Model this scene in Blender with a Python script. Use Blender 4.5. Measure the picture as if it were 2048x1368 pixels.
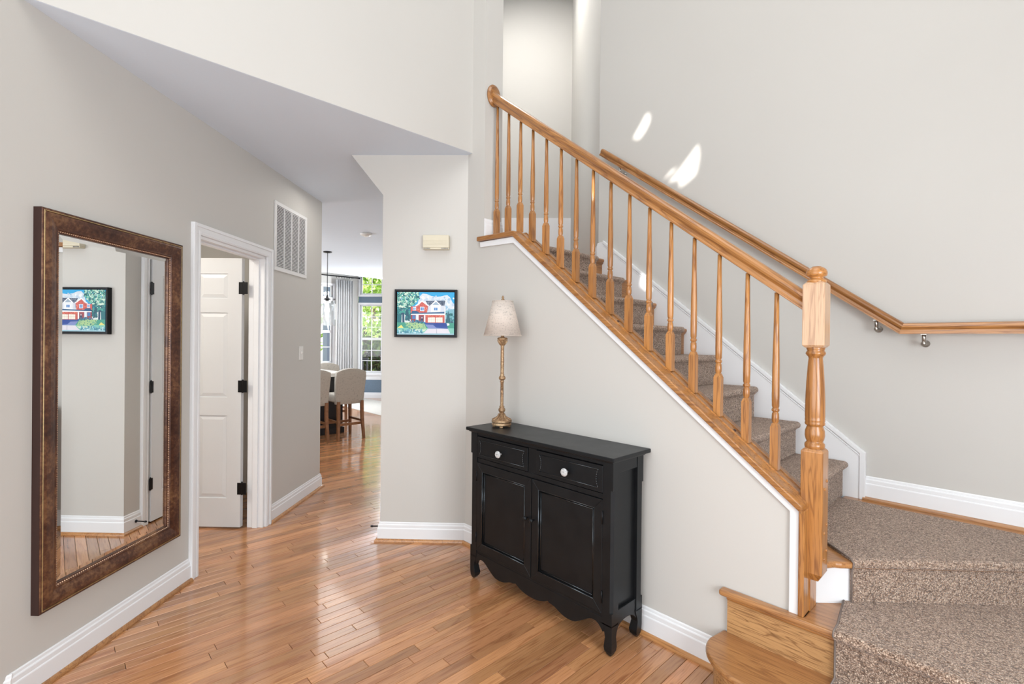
import bpy, bmesh, math, random
from mathutils import Matrix, Vector
from mathutils.geometry import tessellate_polygon
random.seed(7)
for o in list(bpy.data.objects): bpy.data.objects.remove(o)
COL = bpy.context.scene.collection
SC = bpy.context.scene
PI = math.pi
S = .5 ** .5
# ------------------------------------------------------------------ camera, world, lights, exposure
def make_camera():
    f, yaw, pitch, roll = 964.6, math.radians(46.534), math.radians(-.1636), math.radians(.5645)
    fw = Vector((-math.sin(yaw) * math.cos(pitch), math.cos(yaw) * math.cos(pitch), math.sin(pitch)))
    r = Vector((math.cos(yaw), math.sin(yaw), 0)); u = r.cross(fw)
    r2 = math.cos(roll) * r + math.sin(roll) * u
    u2 = -math.sin(roll) * r + math.cos(roll) * u
    cd = bpy.data.cameras.new('camera'); co = bpy.data.objects.new('camera', cd); COL.objects.link(co)
    cd.sensor_width = 36; cd.lens = f / 2048 * 36; cd.clip_start = .05; cd.clip_end = 200
    m = Matrix((r2, u2, -fw)).transposed().to_4x4(); m.translation = Vector((0, 0, 1.42))
    co.matrix_world = m
    SC.camera = co
make_camera()
SC.view_settings.view_transform = 'Standard'; SC.view_settings.look = 'None'
SC.view_settings.gamma = 1; SC.view_settings.use_curve_mapping = False
SC.view_settings.exposure = 0.24
w = bpy.data.worlds.new('sky'); SC.world = w; w.use_nodes = True
wn = w.node_tree.nodes; wl = w.node_tree.links
bg = wn['Background']
sky = wn.new('ShaderNodeTexSky'); sky.sky_type = 'HOSEK_WILKIE'; sky.turbidity = 4; sky.ground_albedo = .4
sky.sun_direction = Vector((.3, -1, .5)).normalized()
mx = wn.new('ShaderNodeMix'); mx.data_type = 'RGBA'; mx.inputs[0].default_value = .75
mx.inputs[7].default_value = (1, 1, 1, 1)
wl.new(sky.outputs[0], mx.inputs[6]); wl.new(mx.outputs[2], bg.inputs[0]); bg.inputs[1].default_value = 3.0

def area(name, loc, direction, sx, sy, power, col=(1, 1, 1)):
    l = bpy.data.lights.new(name, 'AREA'); l.shape = 'RECTANGLE'; l.size = sx; l.size_y = sy
    l.energy = power; l.color = col
    o = bpy.data.objects.new(name, l); COL.objects.link(o); o.location = loc
    o.rotation_euler = Vector(direction).to_track_quat('-Z', 'Y').to_euler()
    return o
DAY = (.90, .955, 1.0)
area('front_fill', (-.6, -1.42, 1.5), (0, 1, 0), 2.6, 1.9, 50, DAY)  # added lamp inside the solid front wall, standing in for unseen windows
area('front_upper_fill', (-.5, -1.42, 4.2), (0, 1, -.25), 2.4, 1.4, 46, DAY)  # added upper fill; the front wall has no gable window
area('side_fill', (1.72, .6, 1.5), (-1, .15, 0), 2.2, 1.8, 112, DAY)  # lamp added at the solid right wall to brighten the left wall
area('foyer_top_fill', (-.6, .9, 5.9), (0, 0, -1), 2.4, 2.4, 55, (1, .97, .93))  # added overhead fill in place of ceiling bounce, no fixture
area('stairwell_fill', (-3.82, 3.70, 6.1), (0, 0, -1), .7, .7, 38, (1, .98, .95))  # unseen lamp added to brighten the stairwell walls
area('landing_fill', (-3.85, 3.21, 3.6), (.3, 1, 0), .8, 1.6, 8, DAY)  # fill added out of view beside the upper landing, no window there
area('hall_fill', (-4.01, 1.92, 2.69), (0, 0, -1), .4, .6, 3, (1, .96, .9))  # added fill just under the hall ceiling, no fixture
area('closet_fill', (-3.82, -.42, 2.6), (-.1, .1, -1), .8, .6, 26, (1, .93, .82))  # unseen fill added to brighten the open door leaf
area('kitchen_side_fill', (-8.5, -.55, 1.6), (0, 1, -.05), 4.0, 1.7, 150, DAY)  # lamp added on the hidden kitchen wall in place of windows
area('family_room_fill', (-9.36, 5.40, 1.9), (-.1, -1, -.1), .45, 1.6, 95, DAY)  # helper lamp added to boost daylight from the far windows
area('kitchen_top_fill', (-7.0, 2.4, 2.69), (0, 0, -1), 2.0, 2.0, 30, (1, .97, .93))  # overhead fill added for the kitchen, no fixture modelled
sl = bpy.data.lights.new('sun', 'SUN'); sl.energy = 5.5; sl.angle = math.radians(.5); sl.color = (1, .96, .9)
so = bpy.data.objects.new('sun', sl); COL.objects.link(so)
SUND = Vector((-.30, 1, -.35)); so.rotation_euler = SUND.to_track_quat('-Z', 'Y').to_euler(); so.location = (2, -6, 6)

# ------------------------------------------------------------------ materials
def nmat(name):
    m = bpy.data.materials.new(name); m.use_nodes = True
    nt = m.node_tree; b = nt.nodes['Principled BSDF']
    return m, nt, b
def N(nt, t, **k):
    n = nt.nodes.new(t)
    for a, v in k.items(): setattr(n, a, v)
    return n
def ramp(nt, stops):
    r = N(nt, 'ShaderNodeValToRGB'); e = r.color_ramp.elements
    e[0].position, e[0].color = stops[0][0], (*stops[0][1], 1)
    e[1].position, e[1].color = stops[-1][0], (*stops[-1][1], 1)
    for p, c in stops[1:-1]:
        x = e.new(p); x.color = (*c, 1)
    return r
def noise(nt, vec, scale, detail=3, rough=.5, dist=0):
    n = N(nt, 'ShaderNodeTexNoise'); n.inputs['Scale'].default_value = scale
    n.inputs['Detail'].default_value = detail; n.inputs['Roughness'].default_value = rough
    n.inputs['Distortion'].default_value = dist
    if vec is not None: nt.links.new(vec, n.inputs['Vector'])
    return n
def bump(nt, b, h, strength, dist=.001):
    n = N(nt, 'ShaderNodeBump'); n.inputs['Strength'].default_value = strength; n.inputs['Distance'].default_value = dist
    nt.links.new(h, n.inputs['Height']); nt.links.new(n.outputs[0], b.inputs['Normal'])
def mapping(nt, src, scale):
    m = N(nt, 'ShaderNodeMapping'); m.inputs['Scale'].default_value = scale
    nt.links.new(src, m.inputs['Vector']); return m.outputs[0]
def simple(name, col, rough=.5, metal=0, var=.04, scale=30, bmp=0, bscale=300, coat=0):
    m, nt, b = nmat(name)
    tc = N(nt, 'ShaderNodeTexCoord')
    n = noise(nt, tc.outputs['Object'], scale, 4)
    r = ramp(nt, [(.3, [c * (1 - var) for c in col]), (.7, [min(1, c * (1 + var)) for c in col])])
    nt.links.new(n.outputs[0], r.inputs[0]); nt.links.new(r.outputs[0], b.inputs['Base Color'])
    b.inputs['Roughness'].default_value = rough; b.inputs['Metallic'].default_value = metal
    b.inputs['Coat Weight'].default_value = coat
    if bmp:
        n2 = noise(nt, tc.outputs['Object'], bscale, 2); bump(nt, b, n2.outputs[0], bmp)
    return m
WALLC = (.56, .545, .517)
M = {}
M['wall'] = simple('wall_paint', WALLC, .62, var=.012, scale=1.2, bmp=.10, bscale=260)
M['ceiling'] = simple('ceiling_paint', (.66, .73, .82), .8, var=.01, scale=2, bmp=.05)
M['trim'] = simple('white_trim_paint', (.80, .81, .83), .32, var=.01, scale=6)
M['door'] = simple('white_door_paint', (.70, .71, .725), .38, var=.01, scale=6)
M['blue'] = simple('blue_wall_paint', (.13, .19, .26), .6)
M['black'] = simple('black_metal', (.012, .012, .014), .4, .6)
M['dark'] = simple('dark_wood', (.010, .010, .014), .4)
M['ivory'] = simple('ivory_plastic', (.64, .59, .46), .45, var=.01)
M['whiteplastic'] = simple('white_plastic', (.74, .73, .71), .35, var=.01)
M['vent'] = simple('white_enamel', (.74, .74, .74), .45, var=.01)
M['void'] = simple('dark_duct', (.12, .12, .13), .8)
M['stonetop'] = simple('pale_stone', (.72, .69, .65), .3, var=.05, scale=12)
M['carpet_far'] = simple('pale_rug', (.52, .50, .46), .9, bmp=.3)
M['curtain'] = simple('grey_curtain_cloth', (.62, .62, .62), .85, bmp=.3, bscale=800)
M['bark'] = simple('bark', (.16, .11, .08), .9, var=.3, scale=8)
M['siding'] = simple('blue_siding_paint', (.20, .26, .36), .6, var=.06, scale=5)
M['deck'] = simple('grey_deck_paint', (.07, .08, .10), .6)
M['lawn'] = simple('lawn', (.10, .17, .05), .9, var=.4, scale=3)
M['stoolwood'] = simple('stool_leg_wood', (.26, .12, .055), .4, var=.25, scale=18)
M['chrome'] = simple('brushed_nickel', (.45, .43, .40), .28, 1, var=.05)
M['gold_line'] = simple('gold_leaf_line', (.62, .46, .24), .35, .8, var=.15, scale=60)

def oak(name, axis, light, dark, rough=.3, coat=.35, contrast=1.0, attr=False, fig=44, pores=210, coatr=.14):
    m, nt, b = nmat(name); L = nt.links
    if attr:
        g = N(nt, 'ShaderNodeNewGeometry'); src = g.outputs['Position']
    else:
        tc = N(nt, 'ShaderNodeTexCoord'); src = tc.outputs['Object']
    oi = N(nt, 'ShaderNodeObjectInfo')
    at = None
    off = N(nt, 'ShaderNodeVectorMath', operation='ADD'); L.new(src, off.inputs[0])
    if attr:
        at = N(nt, 'ShaderNodeAttribute'); at.attribute_name = 'tone'
        sc2 = N(nt, 'ShaderNodeVectorMath', operation='SCALE'); L.new(at.outputs['Color'], sc2.inputs[0]); sc2.inputs['Scale'].default_value = 37
        L.new(sc2.outputs[0], off.inputs[1])
    else:
        sc2 = N(nt, 'ShaderNodeMath', operation='MULTIPLY'); L.new(oi.outputs['Random'], sc2.inputs[0]); sc2.inputs[1].default_value = 19
        L.new(sc2.outputs[0], off.inputs[1])
    i = 'XYZ'.index(axis)
    def s(cross, lng):
        v = [cross] * 3; v[i] = lng; return v
    a = noise(nt, mapping(nt, off.outputs[0], s(16, 1.1)), 1, 3, .55, .6)       # broad figure
    # cathedral lines: bands of the broad noise
    mul = N(nt, 'ShaderNodeMath', operation='MULTIPLY'); L.new(a.outputs[0], mul.inputs[0]); mul.inputs[1].default_value = fig
    sn = N(nt, 'ShaderNodeMath', operation='SINE'); L.new(mul.outputs[0], sn.inputs[0])
    rr = ramp(nt, [(.0, (0, 0, 0)), (.75, (.25, .25, .25)), (1, (1, 1, 1))]); L.new(sn.outputs[0], rr.inputs[0])
    p = noise(nt, mapping(nt, off.outputs[0], s(pores, 7)), 1, 2, .6)              # pores
    pr = ramp(nt, [(.52, (0, 0, 0)), (.68, (1, 1, 1))]); L.new(p.outputs[0], pr.inputs[0])
    base = ramp(nt, [(.3, [x * .6 + y * .4 for x, y in zip(light, dark)]), (.65, light)]); L.new(a.outputs[0], base.inputs[0])
    m1 = N(nt, 'ShaderNodeMix', data_type='RGBA'); L.new(base.outputs[0], m1.inputs[6]); m1.inputs[7].default_value = (*dark, 1)
    f1 = N(nt, 'ShaderNodeMath', operation='MULTIPLY'); L.new(rr.outputs[0], f1.inputs[0]); f1.inputs[1].default_value = .62 * contrast; L.new(f1.outputs[0], m1.inputs[0])
    m2 = N(nt, 'ShaderNodeMix', data_type='RGBA'); L.new(m1.outputs[2], m2.inputs[6]); m2.inputs[7].default_value = (*[c * .8 for c in dark], 1)
    f2 = N(nt, 'ShaderNodeMath', operation='MULTIPLY'); L.new(pr.outputs[0], f2.inputs[0]); f2.inputs[1].default_value = .55 * contrast; L.new(f2.outputs[0], m2.inputs[0])
    hsv = N(nt, 'ShaderNodeHueSaturation'); L.new(m2.outputs[2], hsv.inputs['Color'])
    mr = N(nt, 'ShaderNodeMapRange')
    if attr:
        sp = N(nt, 'ShaderNodeSeparateColor'); L.new(at.outputs['Color'], sp.inputs[0])
        L.new(sp.outputs[0], mr.inputs[0]); mr.inputs[3].default_value = .70; mr.inputs[4].default_value = 1.14
        mh = N(nt, 'ShaderNodeMapRange'); L.new(sp.outputs[1], mh.inputs[0]); mh.inputs[3].default_value = .4955; mh.inputs[4].default_value = .503
        L.new(mh.outputs[0], hsv.inputs['Hue'])
    else:
        L.new(oi.outputs['Random'], mr.inputs[0]); mr.inputs[3].default_value = .84; mr.inputs[4].default_value = 1.12
    L.new(mr.outputs[0], hsv.inputs['Value']); L.new(hsv.outputs[0], b.inputs['Base Color'])
    b.inputs['Roughness'].default_value = rough
    b.inputs['Coat Weight'].default_value = coat; b.inputs['Coat Roughness'].default_value = coatr
    bump(nt, b, pr.outputs[0], -.12, .0006)
    return m
OL, OD = (.48, .215, .060), (.17, .056, .014)
for ax in 'XYZ': M['oak' + ax] = oak('honey_oak_' + ax.lower(), ax, OL, OD)
M['oakdarkX'] = oak('tread_oak_x', 'X', (.50, .24, .085), (.24, .09, .03), .28)
M['riserX'] = oak('riser_oak_x', 'X', (.58, .33, .14), (.22, .095, .032), .4, .1, 1.2, fig=90, pores=150)
M['plank'] = oak('floor_oak', 'Y', (.58, .282, .126), (.30, .112, .042), .20, .6, .85, attr=True, fig=34, coatr=.07)
M['newelcap'] = oak('newel_glare_oak', 'Z', (.66, .44, .27), (.36, .19, .10), .35, .3)  # daylight glare on the block is put into this paler colour

def carpet_mat(name, c0, c1, c2, scale=210):
    m, nt, b = nmat(name); L = nt.links
    tc = N(nt, 'ShaderNodeTexCoord')
    nn = noise(nt, tc.outputs['Object'], 60, 2)
    ad = N(nt, 'ShaderNodeMix', data_type='VECTOR'); ad.inputs[0].default_value = .012
    L.new(tc.outputs['Object'], ad.inputs[4]); L.new(nn.outputs['Color'], ad.inputs[5])
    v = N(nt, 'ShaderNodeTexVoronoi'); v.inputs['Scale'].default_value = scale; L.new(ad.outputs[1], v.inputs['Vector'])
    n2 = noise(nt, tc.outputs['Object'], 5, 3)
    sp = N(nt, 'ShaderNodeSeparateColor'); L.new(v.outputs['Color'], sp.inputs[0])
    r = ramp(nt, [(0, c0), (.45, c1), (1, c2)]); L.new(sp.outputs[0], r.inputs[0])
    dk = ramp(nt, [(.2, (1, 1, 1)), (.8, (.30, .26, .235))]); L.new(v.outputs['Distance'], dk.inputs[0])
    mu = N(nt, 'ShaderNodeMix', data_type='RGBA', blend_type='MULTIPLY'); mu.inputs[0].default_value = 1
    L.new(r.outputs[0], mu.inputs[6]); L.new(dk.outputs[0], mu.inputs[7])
    mv = N(nt, 'ShaderNodeMapRange'); L.new(n2.outputs[0], mv.inputs[0]); mv.inputs[3].default_value = .88; mv.inputs[4].default_value = 1.12
    hs = N(nt, 'ShaderNodeHueSaturation'); L.new(mu.outputs[2], hs.inputs['Color']); L.new(mv.outputs[0], hs.inputs['Value'])
    L.new(hs.outputs[0], b.inputs['Base Color'])
    b.inputs['Roughness'].default_value = .95; b.inputs['Specular IOR Level'].default_value = .1
    b.inputs['Sheen Weight'].default_value = .3
    inv = N(nt, 'ShaderNodeMath', operation='SUBTRACT'); inv.inputs[0].default_value = 1; L.new(v.outputs['Distance'], inv.inputs[1])
    bump(nt, b, inv.outputs[0], 1.0, .006)
    return m
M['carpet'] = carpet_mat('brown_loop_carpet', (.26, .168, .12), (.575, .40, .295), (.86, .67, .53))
M['binding'] = simple('carpet_binding', (.20, .16, .14), .9)

def satin_black(name='satin_black_paint', gloss=0):
    m, nt, b = nmat(name)
    b.inputs['Specular Tint'].default_value = (.82, .92, 1, 1)
    tc = N(nt, 'ShaderNodeTexCoord')
    n = noise(nt, tc.outputs['Object'], 9, 4)
    r = ramp(nt, [(.3, (.0055, .006, .007)), (.75, (.0095, .010, .011))]); nt.links.new(n.outputs[0], r.inputs[0])
    nt.links.new(r.outputs[0], b.inputs['Base Color'])
    rr = N(nt, 'ShaderNodeMapRange'); nt.links.new(n.outputs[0], rr.inputs[0]); rr.inputs[3].default_value = .30; rr.inputs[4].default_value = .42; b.inputs['Specular IOR Level'].default_value = .9 if gloss else .33
    if gloss: rr.inputs[3].default_value = .16; rr.inputs[4].default_value = .24
    nt.links.new(rr.outputs[0], b.inputs['Roughness'])
    n2 = noise(nt, tc.outputs['Object'], 220, 2); bump(nt, b, n2.outputs[0], .06)
    return m
M['satin'] = satin_black(); M['gloss'] = satin_black('rubbed_black_molding', 1)
def worn(name, c0, c1, c2, rough, metal, scale=45, bmp=.25):
    m, nt, b = nmat(name)
    tc = N(nt, 'ShaderNodeTexCoord')
    n = noise(nt, tc.outputs['Object'], scale, 6, .65)
    n2 = noise(nt, tc.outputs['Object'], 7, 3)
    ma = N(nt, 'ShaderNodeMath', operation='ADD'); nt.links.new(n.outputs[0], ma.inputs[0]); nt.links.new(n2.outputs[0], ma.inputs[1])
    hf = N(nt, 'ShaderNodeMath', operation='MULTIPLY'); nt.links.new(ma.outputs[0], hf.inputs[0]); hf.inputs[1].default_value = .5
    r = ramp(nt, [(.38, c0), (.5, c1), (.64, c2)]); nt.links.new(hf.outputs[0], r.inputs[0])
    nt.links.new(r.outputs[0], b.inputs['Base Color'])
    b.inputs['Roughness'].default_value = rough; b.inputs['Metallic'].default_value = metal
    bump(nt, b, n.outputs[0], bmp)
    return m
M['bronze'] = worn('mottled_bronze_brown', (.045, .018, .012), (.095, .038, .022), (.23, .115, .055), .3, .3, 60, .1)
M['bronzedark'] = simple('dark_umber_edge', (.045, .02, .016), .3, .3)
M['antique'] = worn('antique_gold', (.13, .07, .035), (.34, .21, .115), (.62, .46, .28), .42, .6, 120, .5)
M['bead'] = simple('coppery_bead', (.55, .36, .24), .3, .8)
def mirror_mat():
    m, nt, b = nmat('mirror_glass'); b.inputs['Metallic'].default_value = 1; b.inputs['Roughness'].default_value = 0
    b.inputs['Base Color'].default_value = (.90, .915, .91, 1); return m
M['mirror'] = mirror_mat()
def glass_mat(name, tint=(1, 1, 1), g=.06):
    m, nt, b = nmat(name); nt.nodes.remove(b)
    t = N(nt, 'ShaderNodeBsdfTransparent'); t.inputs[0].default_value = (*tint, 1)
    gl = N(nt, 'ShaderNodeBsdfGlossy'); gl.inputs['Roughness'].default_value = .02
    mxx = N(nt, 'ShaderNodeMixShader'); mxx.inputs[0].default_value = g
    nt.links.new(t.outputs[0], mxx.inputs[1]); nt.links.new(gl.outputs[0], mxx.inputs[2])
    nt.links.new(mxx.outputs[0], nt.nodes['Material Output'].inputs[0]); return m
M['glass'] = glass_mat('window_glass', g=.015)
M['jar'] = glass_mat('lantern_glass', (.93, .95, .96), .22)
def cloth(name, col, scale=260, trans=0):
    m, nt, b = nmat(name); L = nt.links
    tc = N(nt, 'ShaderNodeTexCoord')
    a = noise(nt, mapping(nt, tc.outputs['Object'], (scale, scale, scale * .12)), 1, 2)
    c = noise(nt, mapping(nt, tc.outputs['Object'], (scale * .12, scale * .12, scale)), 1, 2)
    ad = N(nt, 'ShaderNodeMath', operation='ADD'); L.new(a.outputs[0], ad.inputs[0]); L.new(c.outputs[0], ad.inputs[1])
    r = ramp(nt, [(.75, [x * .72 for x in col]), (1.0, col), (1.25, [min(1, x * 1.1) for x in col])])
    hf = N(nt, 'ShaderNodeMath', operation='MULTIPLY'); L.new(ad.outputs[0], hf.inputs[0]); hf.inputs[1].default_value = 1
    L.new(hf.outputs[0], r.inputs[0]); L.new(r.outputs[0], b.inputs['Base Color'])
    b.inputs['Roughness'].default_value = .9
    bump(nt, b, ad.outputs[0], .4)
    if trans:
        tl = N(nt, 'ShaderNodeBsdfTranslucent'); L.new(r.outputs[0], tl.inputs[0])
        mxx = N(nt, 'ShaderNodeMixShader'); mxx.inputs[0].default_value = trans
        L.new(b.outputs[0], mxx.inputs[1]); L.new(tl.outputs[0], mxx.inputs[2]); L.new(mxx.outputs[0], nt.nodes['Material Output'].inputs[0])
    return m
M['linen'] = cloth('oatmeal_linen', (.50, .47, .42), 170)
M['shade'] = cloth('linen_lampshade', (.86, .79, .73), 330, .45)
def vcol(name, rough=.5):
    m, nt, b = nmat(name); a = N(nt, 'ShaderNodeAttribute'); a.attribute_name = 'tone'
    nt.links.new(a.outputs['Color'], b.inputs['Base Color']); b.inputs['Roughness'].default_value = rough; return m
M['paint'] = vcol('painted_canvas', .45)
def leafm():
    m, nt, b = nmat('leaves'); a = N(nt, 'ShaderNodeAttribute'); a.attribute_name = 'tone'
    tl = N(nt, 'ShaderNodeBsdfTranslucent'); nt.links.new(a.outputs['Color'], tl.inputs[0]); nt.links.new(a.outputs['Color'], b.inputs['Base Color'])
    mxx = N(nt, 'ShaderNodeMixShader'); mxx.inputs[0].default_value = .4
    nt.links.new(b.outputs[0], mxx.inputs[1]); nt.links.new(tl.outputs[0], mxx.inputs[2]); nt.links.new(mxx.outputs[0], nt.nodes['Material Output'].inputs[0])
    return m
M['leaf'] = leafm()
def emis(name, col, st):
    m, nt, b = nmat(name); b.inputs['Emission Color'].default_value = (*col, 1); b.inputs['Emission Strength'].default_value = st; return m
M['bulb'] = emis('lit_bulb', (1, .93, .8), 9)
M['ceramic'] = worn('white_ceramic', (.38, .38, .38), (.62, .62, .62), (.78, .78, .78), .25, 0, 160, .5)

# ------------------------------------------------------------------ mesh builder
class MB:
    def __init__(s): s.v = []; s.f = []; s.c = []; s.sm = []; s.M = Matrix.Identity(4); s.col = (1, 1, 1)
    def add(s, vs, fs, smooth=False):
        n = len(s.v); s.v += [tuple(s.M @ Vector(p)) for p in vs]
        for f in fs: s.f.append([i + n for i in f]); s.c.append(s.col); s.sm.append(smooth)
        return s
    def box(s, x0, x1, y0, y1, z0, z1):
        return s.add([(x, y, z) for z in (z0, z1) for y in (y0, y1) for x in (x0, x1)],
                     [(0, 2, 3, 1), (4, 5, 7, 6), (0, 1, 5, 4), (2, 6, 7, 3), (0, 4, 6, 2), (1, 3, 7, 5)])
    def prism(s, poly, h0, h1, plane='XY', smooth=False, holes=()):
        def P(a, b, h): return {'XY': (a, b, h), 'XZ': (a, h, b), 'YZ': (h, a, b)}[plane]
        n = len(poly)
        if holes:
            loops = [list(poly)] + [list(h) for h in holes]
            flat = [p for l in loops for p in l]
            tris = tessellate_polygon([[Vector((p[0], p[1], 0)) for p in l] for l in loops])
            T = len(flat)
            vs = [P(a, b, h0) for a, b in flat] + [P(a, b, h1) for a, b in flat]
            fs = [tuple(t) for t in tris] + [tuple(i + T for i in t)[::-1] for t in tris]
            o = 0
            for l in loops:
                m = len(l); fs += [(o + i, o + (i + 1) % m, T + o + (i + 1) % m, T + o + i) for i in range(m)]; o += m
            return s.add(vs, fs)
        vs = [P(a, b, h0) for a, b in poly] + [P(a, b, h1) for a, b in poly]
        fs = [tuple(range(n))[::-1], tuple(range(n, 2 * n))]
        s.add(vs, fs, False)
        k = len(s.v) - 2 * n
        for i in range(n):
            s.f.append([k + i, k + (i + 1) % n, k + n + (i + 1) % n, k + n + i]); s.c.append(s.col); s.sm.append(smooth)
        return s
    def lathe(s, prof, cx=0, cy=0, seg=24, smooth=True, square=False):
        vs = []; fs = []
        for r, z in prof:
            for i in range(seg):
                a = 2 * PI * (i + .5) / seg
                vs.append((cx + r * math.cos(a), cy + r * math.sin(a), z))
        for j in range(len(prof) - 1):
            for i in range(seg):
                fs.append((j * seg + i, j * seg + (i + 1) % seg, (j + 1) * seg + (i + 1) % seg, (j + 1) * seg + i))
        if prof[0][0] > 1e-5: fs.append(tuple(range(seg))[::-1])
        if prof[-1][0] > 1e-5: fs.append(tuple(range((len(prof) - 1) * seg, len(prof) * seg)))
        return s.add(vs, fs, smooth)
    def sqloft(s, secs, smooth=False):      # (x0,x1,y0,y1,z)
        vs = []; fs = []
        for x0, x1, y0, y1, z in secs: vs += [(x0, y0, z), (x1, y0, z), (x1, y1, z), (x0, y1, z)]
        for j in range(len(secs) - 1):
            for i in range(4): fs.append((4 * j + i, 4 * j + (i + 1) % 4, 4 * j + 4 + (i + 1) % 4, 4 * j + 4 + i))
        n = 4 * len(secs) - 4
        fs += [(3, 2, 1, 0), (n, n + 1, n + 2, n + 3)]
        return s.add(vs, fs, smooth)
    def tube(s, pts, r, seg=10, smooth=True):
        pts = [Vector(p) for p in pts]; vs = []; fs = []
        for k, p in enumerate(pts):
            d = (pts[min(k + 1, len(pts) - 1)] - pts[max(k - 1, 0)]).normalized()
            a = d.orthogonal().normalized() if k == 0 else (a - d * a.dot(d)).normalized()
            b = d.cross(a); rr = r[k] if isinstance(r, (list, tuple)) else r
            for i in range(seg):
                t = 2 * PI * i / seg; vs.append(tuple(p + a * math.cos(t) * rr + b * math.sin(t) * rr))
        for k in range(len(pts) - 1):
            for i in range(seg): fs.append((k * seg + i, k * seg + (i + 1) % seg, (k + 1) * seg + (i + 1) % seg, (k + 1) * seg + i))
        fs += [tuple(range(seg))[::-1], tuple(range((len(pts) - 1) * seg, len(pts) * seg))]
        return s.add(vs, fs, smooth)
    def mesh(s, name, mat):
        me = bpy.data.meshes.new(name); me.from_pydata(s.v, [], s.f)
        if len(set(s.c)) > 1 or s.c[0] != (1, 1, 1):
            ca = me.color_attributes.new('tone', 'FLOAT_COLOR', 'CORNER'); k = 0
            buf = []
            for f, c in zip(s.f, s.c): buf += [*c, 1] * len(f)
            ca.data.foreach_set('color', buf)
        me.polygons.foreach_set('use_smooth', s.sm)
        if mat: me.materials.append(M[mat])
        me.update()
        bm = bmesh.new(); bm.from_mesh(me); bmesh.ops.recalc_face_normals(bm, faces=bm.faces); bm.to_mesh(me); bm.free()
        return me
    def obj(s, name, mat, parent=None, bevel=0, seg=2, loc=None, rot=None):
        o = bpy.data.objects.new(name, s.mesh(name, mat)); COL.objects.link(o)
        if parent: o.parent = parent
        if loc: o.location = loc
        if rot: o.rotation_euler = rot
        if bevel:
            b = o.modifiers.new('bevel', 'BEVEL'); b.width = bevel; b.segments = seg; b.limit_method = 'ANGLE'; b.angle_limit = math.radians(35)
            b.harden_normals = False
        return o
def tag(o, label=None, cat=None, group=None, kind=None):
    if label: o['label'] = label
    if cat: o['category'] = cat
    if group: o['group'] = group
    if kind: o['kind'] = kind
    return o
def thing(name, label, cat, loc=(0, 0, 0), rotz=0, group=None):
    o = bpy.data.objects.new(name, None); COL.objects.link(o); o.location = loc; o.rotation_euler = (0, 0, rotz)
    o.empty_display_size = .1
    return tag(o, label, cat, group)
def struct(o): o['kind'] = 'structure'; return o
Q = PI / 4                       # frame whose x runs along V (picture wall) and y along U (down the hall)
QR = (0, 0, Q)
def uvw(v, u, z=0): return ((v - u) * S, (v + u) * S, z)
def cp(o, parent):
    c = o.copy(); COL.objects.link(c); c.parent = parent; return c
def copy_tree(root, loc, rotz=None):
    r = root.copy(); COL.objects.link(r); r.location = loc
    if rotz is not None: r.rotation_euler = (0, 0, rotz)
    for ch in list(root.children):
        c = cp(ch, r)
        for g in list(ch.children): cp(g, c)
    return r

# ------------------------------------------------------------------ floor
CH = 2.72; TOP = 6.16
fl = MB(); fl.box(-12.5, 1.8, -3.2, 6.4, -.12, -.010)
floor = struct(fl.obj('floor', 'dark')); PW = .0572
CX, CY = math.cos(math.radians(46.534)), math.sin(math.radians(46.534))
def inview(x, y):
    d = -x * CY + y * CX; r = x * CX + y * CY
    if d < .5: return None
    px = 1024 + 964.6 * r / d; py = 690 + 964.6 * 1.42 / d
    if px < -40 or px > 1700 or py > 1420: return None
    u, v = (y - x) * S, (x + y) * S
    if v < -2.0 and u < 3.4: return None
    if x > -.75 and y > 2.0: return None
    if u > 3.4 and v > -1.0: return None
    if y > 2.1: 
        if v > -.6: return None
    return d
planks = []
x = -12.4
while x < 1.75:
    y = -3.1 - random.random()
    while y < 6.3:
        L_ = random.choice([.35, .5, .65, .8, .95, 1.1, 1.3]) * random.uniform(.9, 1.1)
        y1 = min(y + L_, 6.35)
        if y1 > -3.1:
            planks.append((x, max(y, -3.15), y1, (random.random(), random.random(), random.random())))
        y = y1
    x += PW
def plank_key(p):
    best = 99
    for k in range(5):
        d = inview(p[0] + PW / 2, p[1] + (p[2] - p[1]) * (k + .5) / 5)
        if d: best = min(best, d)
    return best
planks.sort(key=plank_key)
G = .0009
def plank_mesh(mb, p):
    mb.col = p[3]; x0, x1, y0, y1 = p[0] + G, p[0] + PW - G, p[1] + G, p[2] - G; e = .0012
    n = len(mb.v)
    mb.add([(x0, y0, -.012), (x1, y0, -.012), (x1, y1, -.012), (x0, y1, -.012),
            (x0, y0, -e), (x1, y0, -e), (x1, y1, -e), (x0, y1, -e),
            (x0 + e, y0 + e, 0), (x1 - e, y0 + e, 0), (x1 - e, y1 - e, 0), (x0 + e, y1 - e, 0)],
           [(8, 9, 10, 11), (4, 5, 9, 8), (5, 6, 10, 9), (6, 7, 11, 10), (7, 4, 8, 11), (0, 1, 5, 4), (1, 2, 6, 5), (2, 3, 7, 6), (3, 0, 4, 7)])
for p in planks[:300]:
    mb = MB(); plank_mesh(mb, p); mb.obj('floor_board', 'plank', floor)
rest = MB()
for p in planks[300:]: plank_mesh(rest, p)
tag(rest.obj('floor_boards_beyond', 'plank', floor), kind='stuff')

# ------------------------------------------------------------------ walls, ceilings
T = .12
# angled wall with the mirror (frame: x=v, y=u)
LW = -1.95
m = MB()
m.prism([(1.70, 0), (2.822, 0), (2.822, 2.03), (3.575, 2.03), (3.575, 0), (4.48, 0), (4.48, CH), (1.70, CH)], LW - T, LW, 'YZ')
struct(m.obj('wall_left', 'wall', rot=QR))
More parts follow.
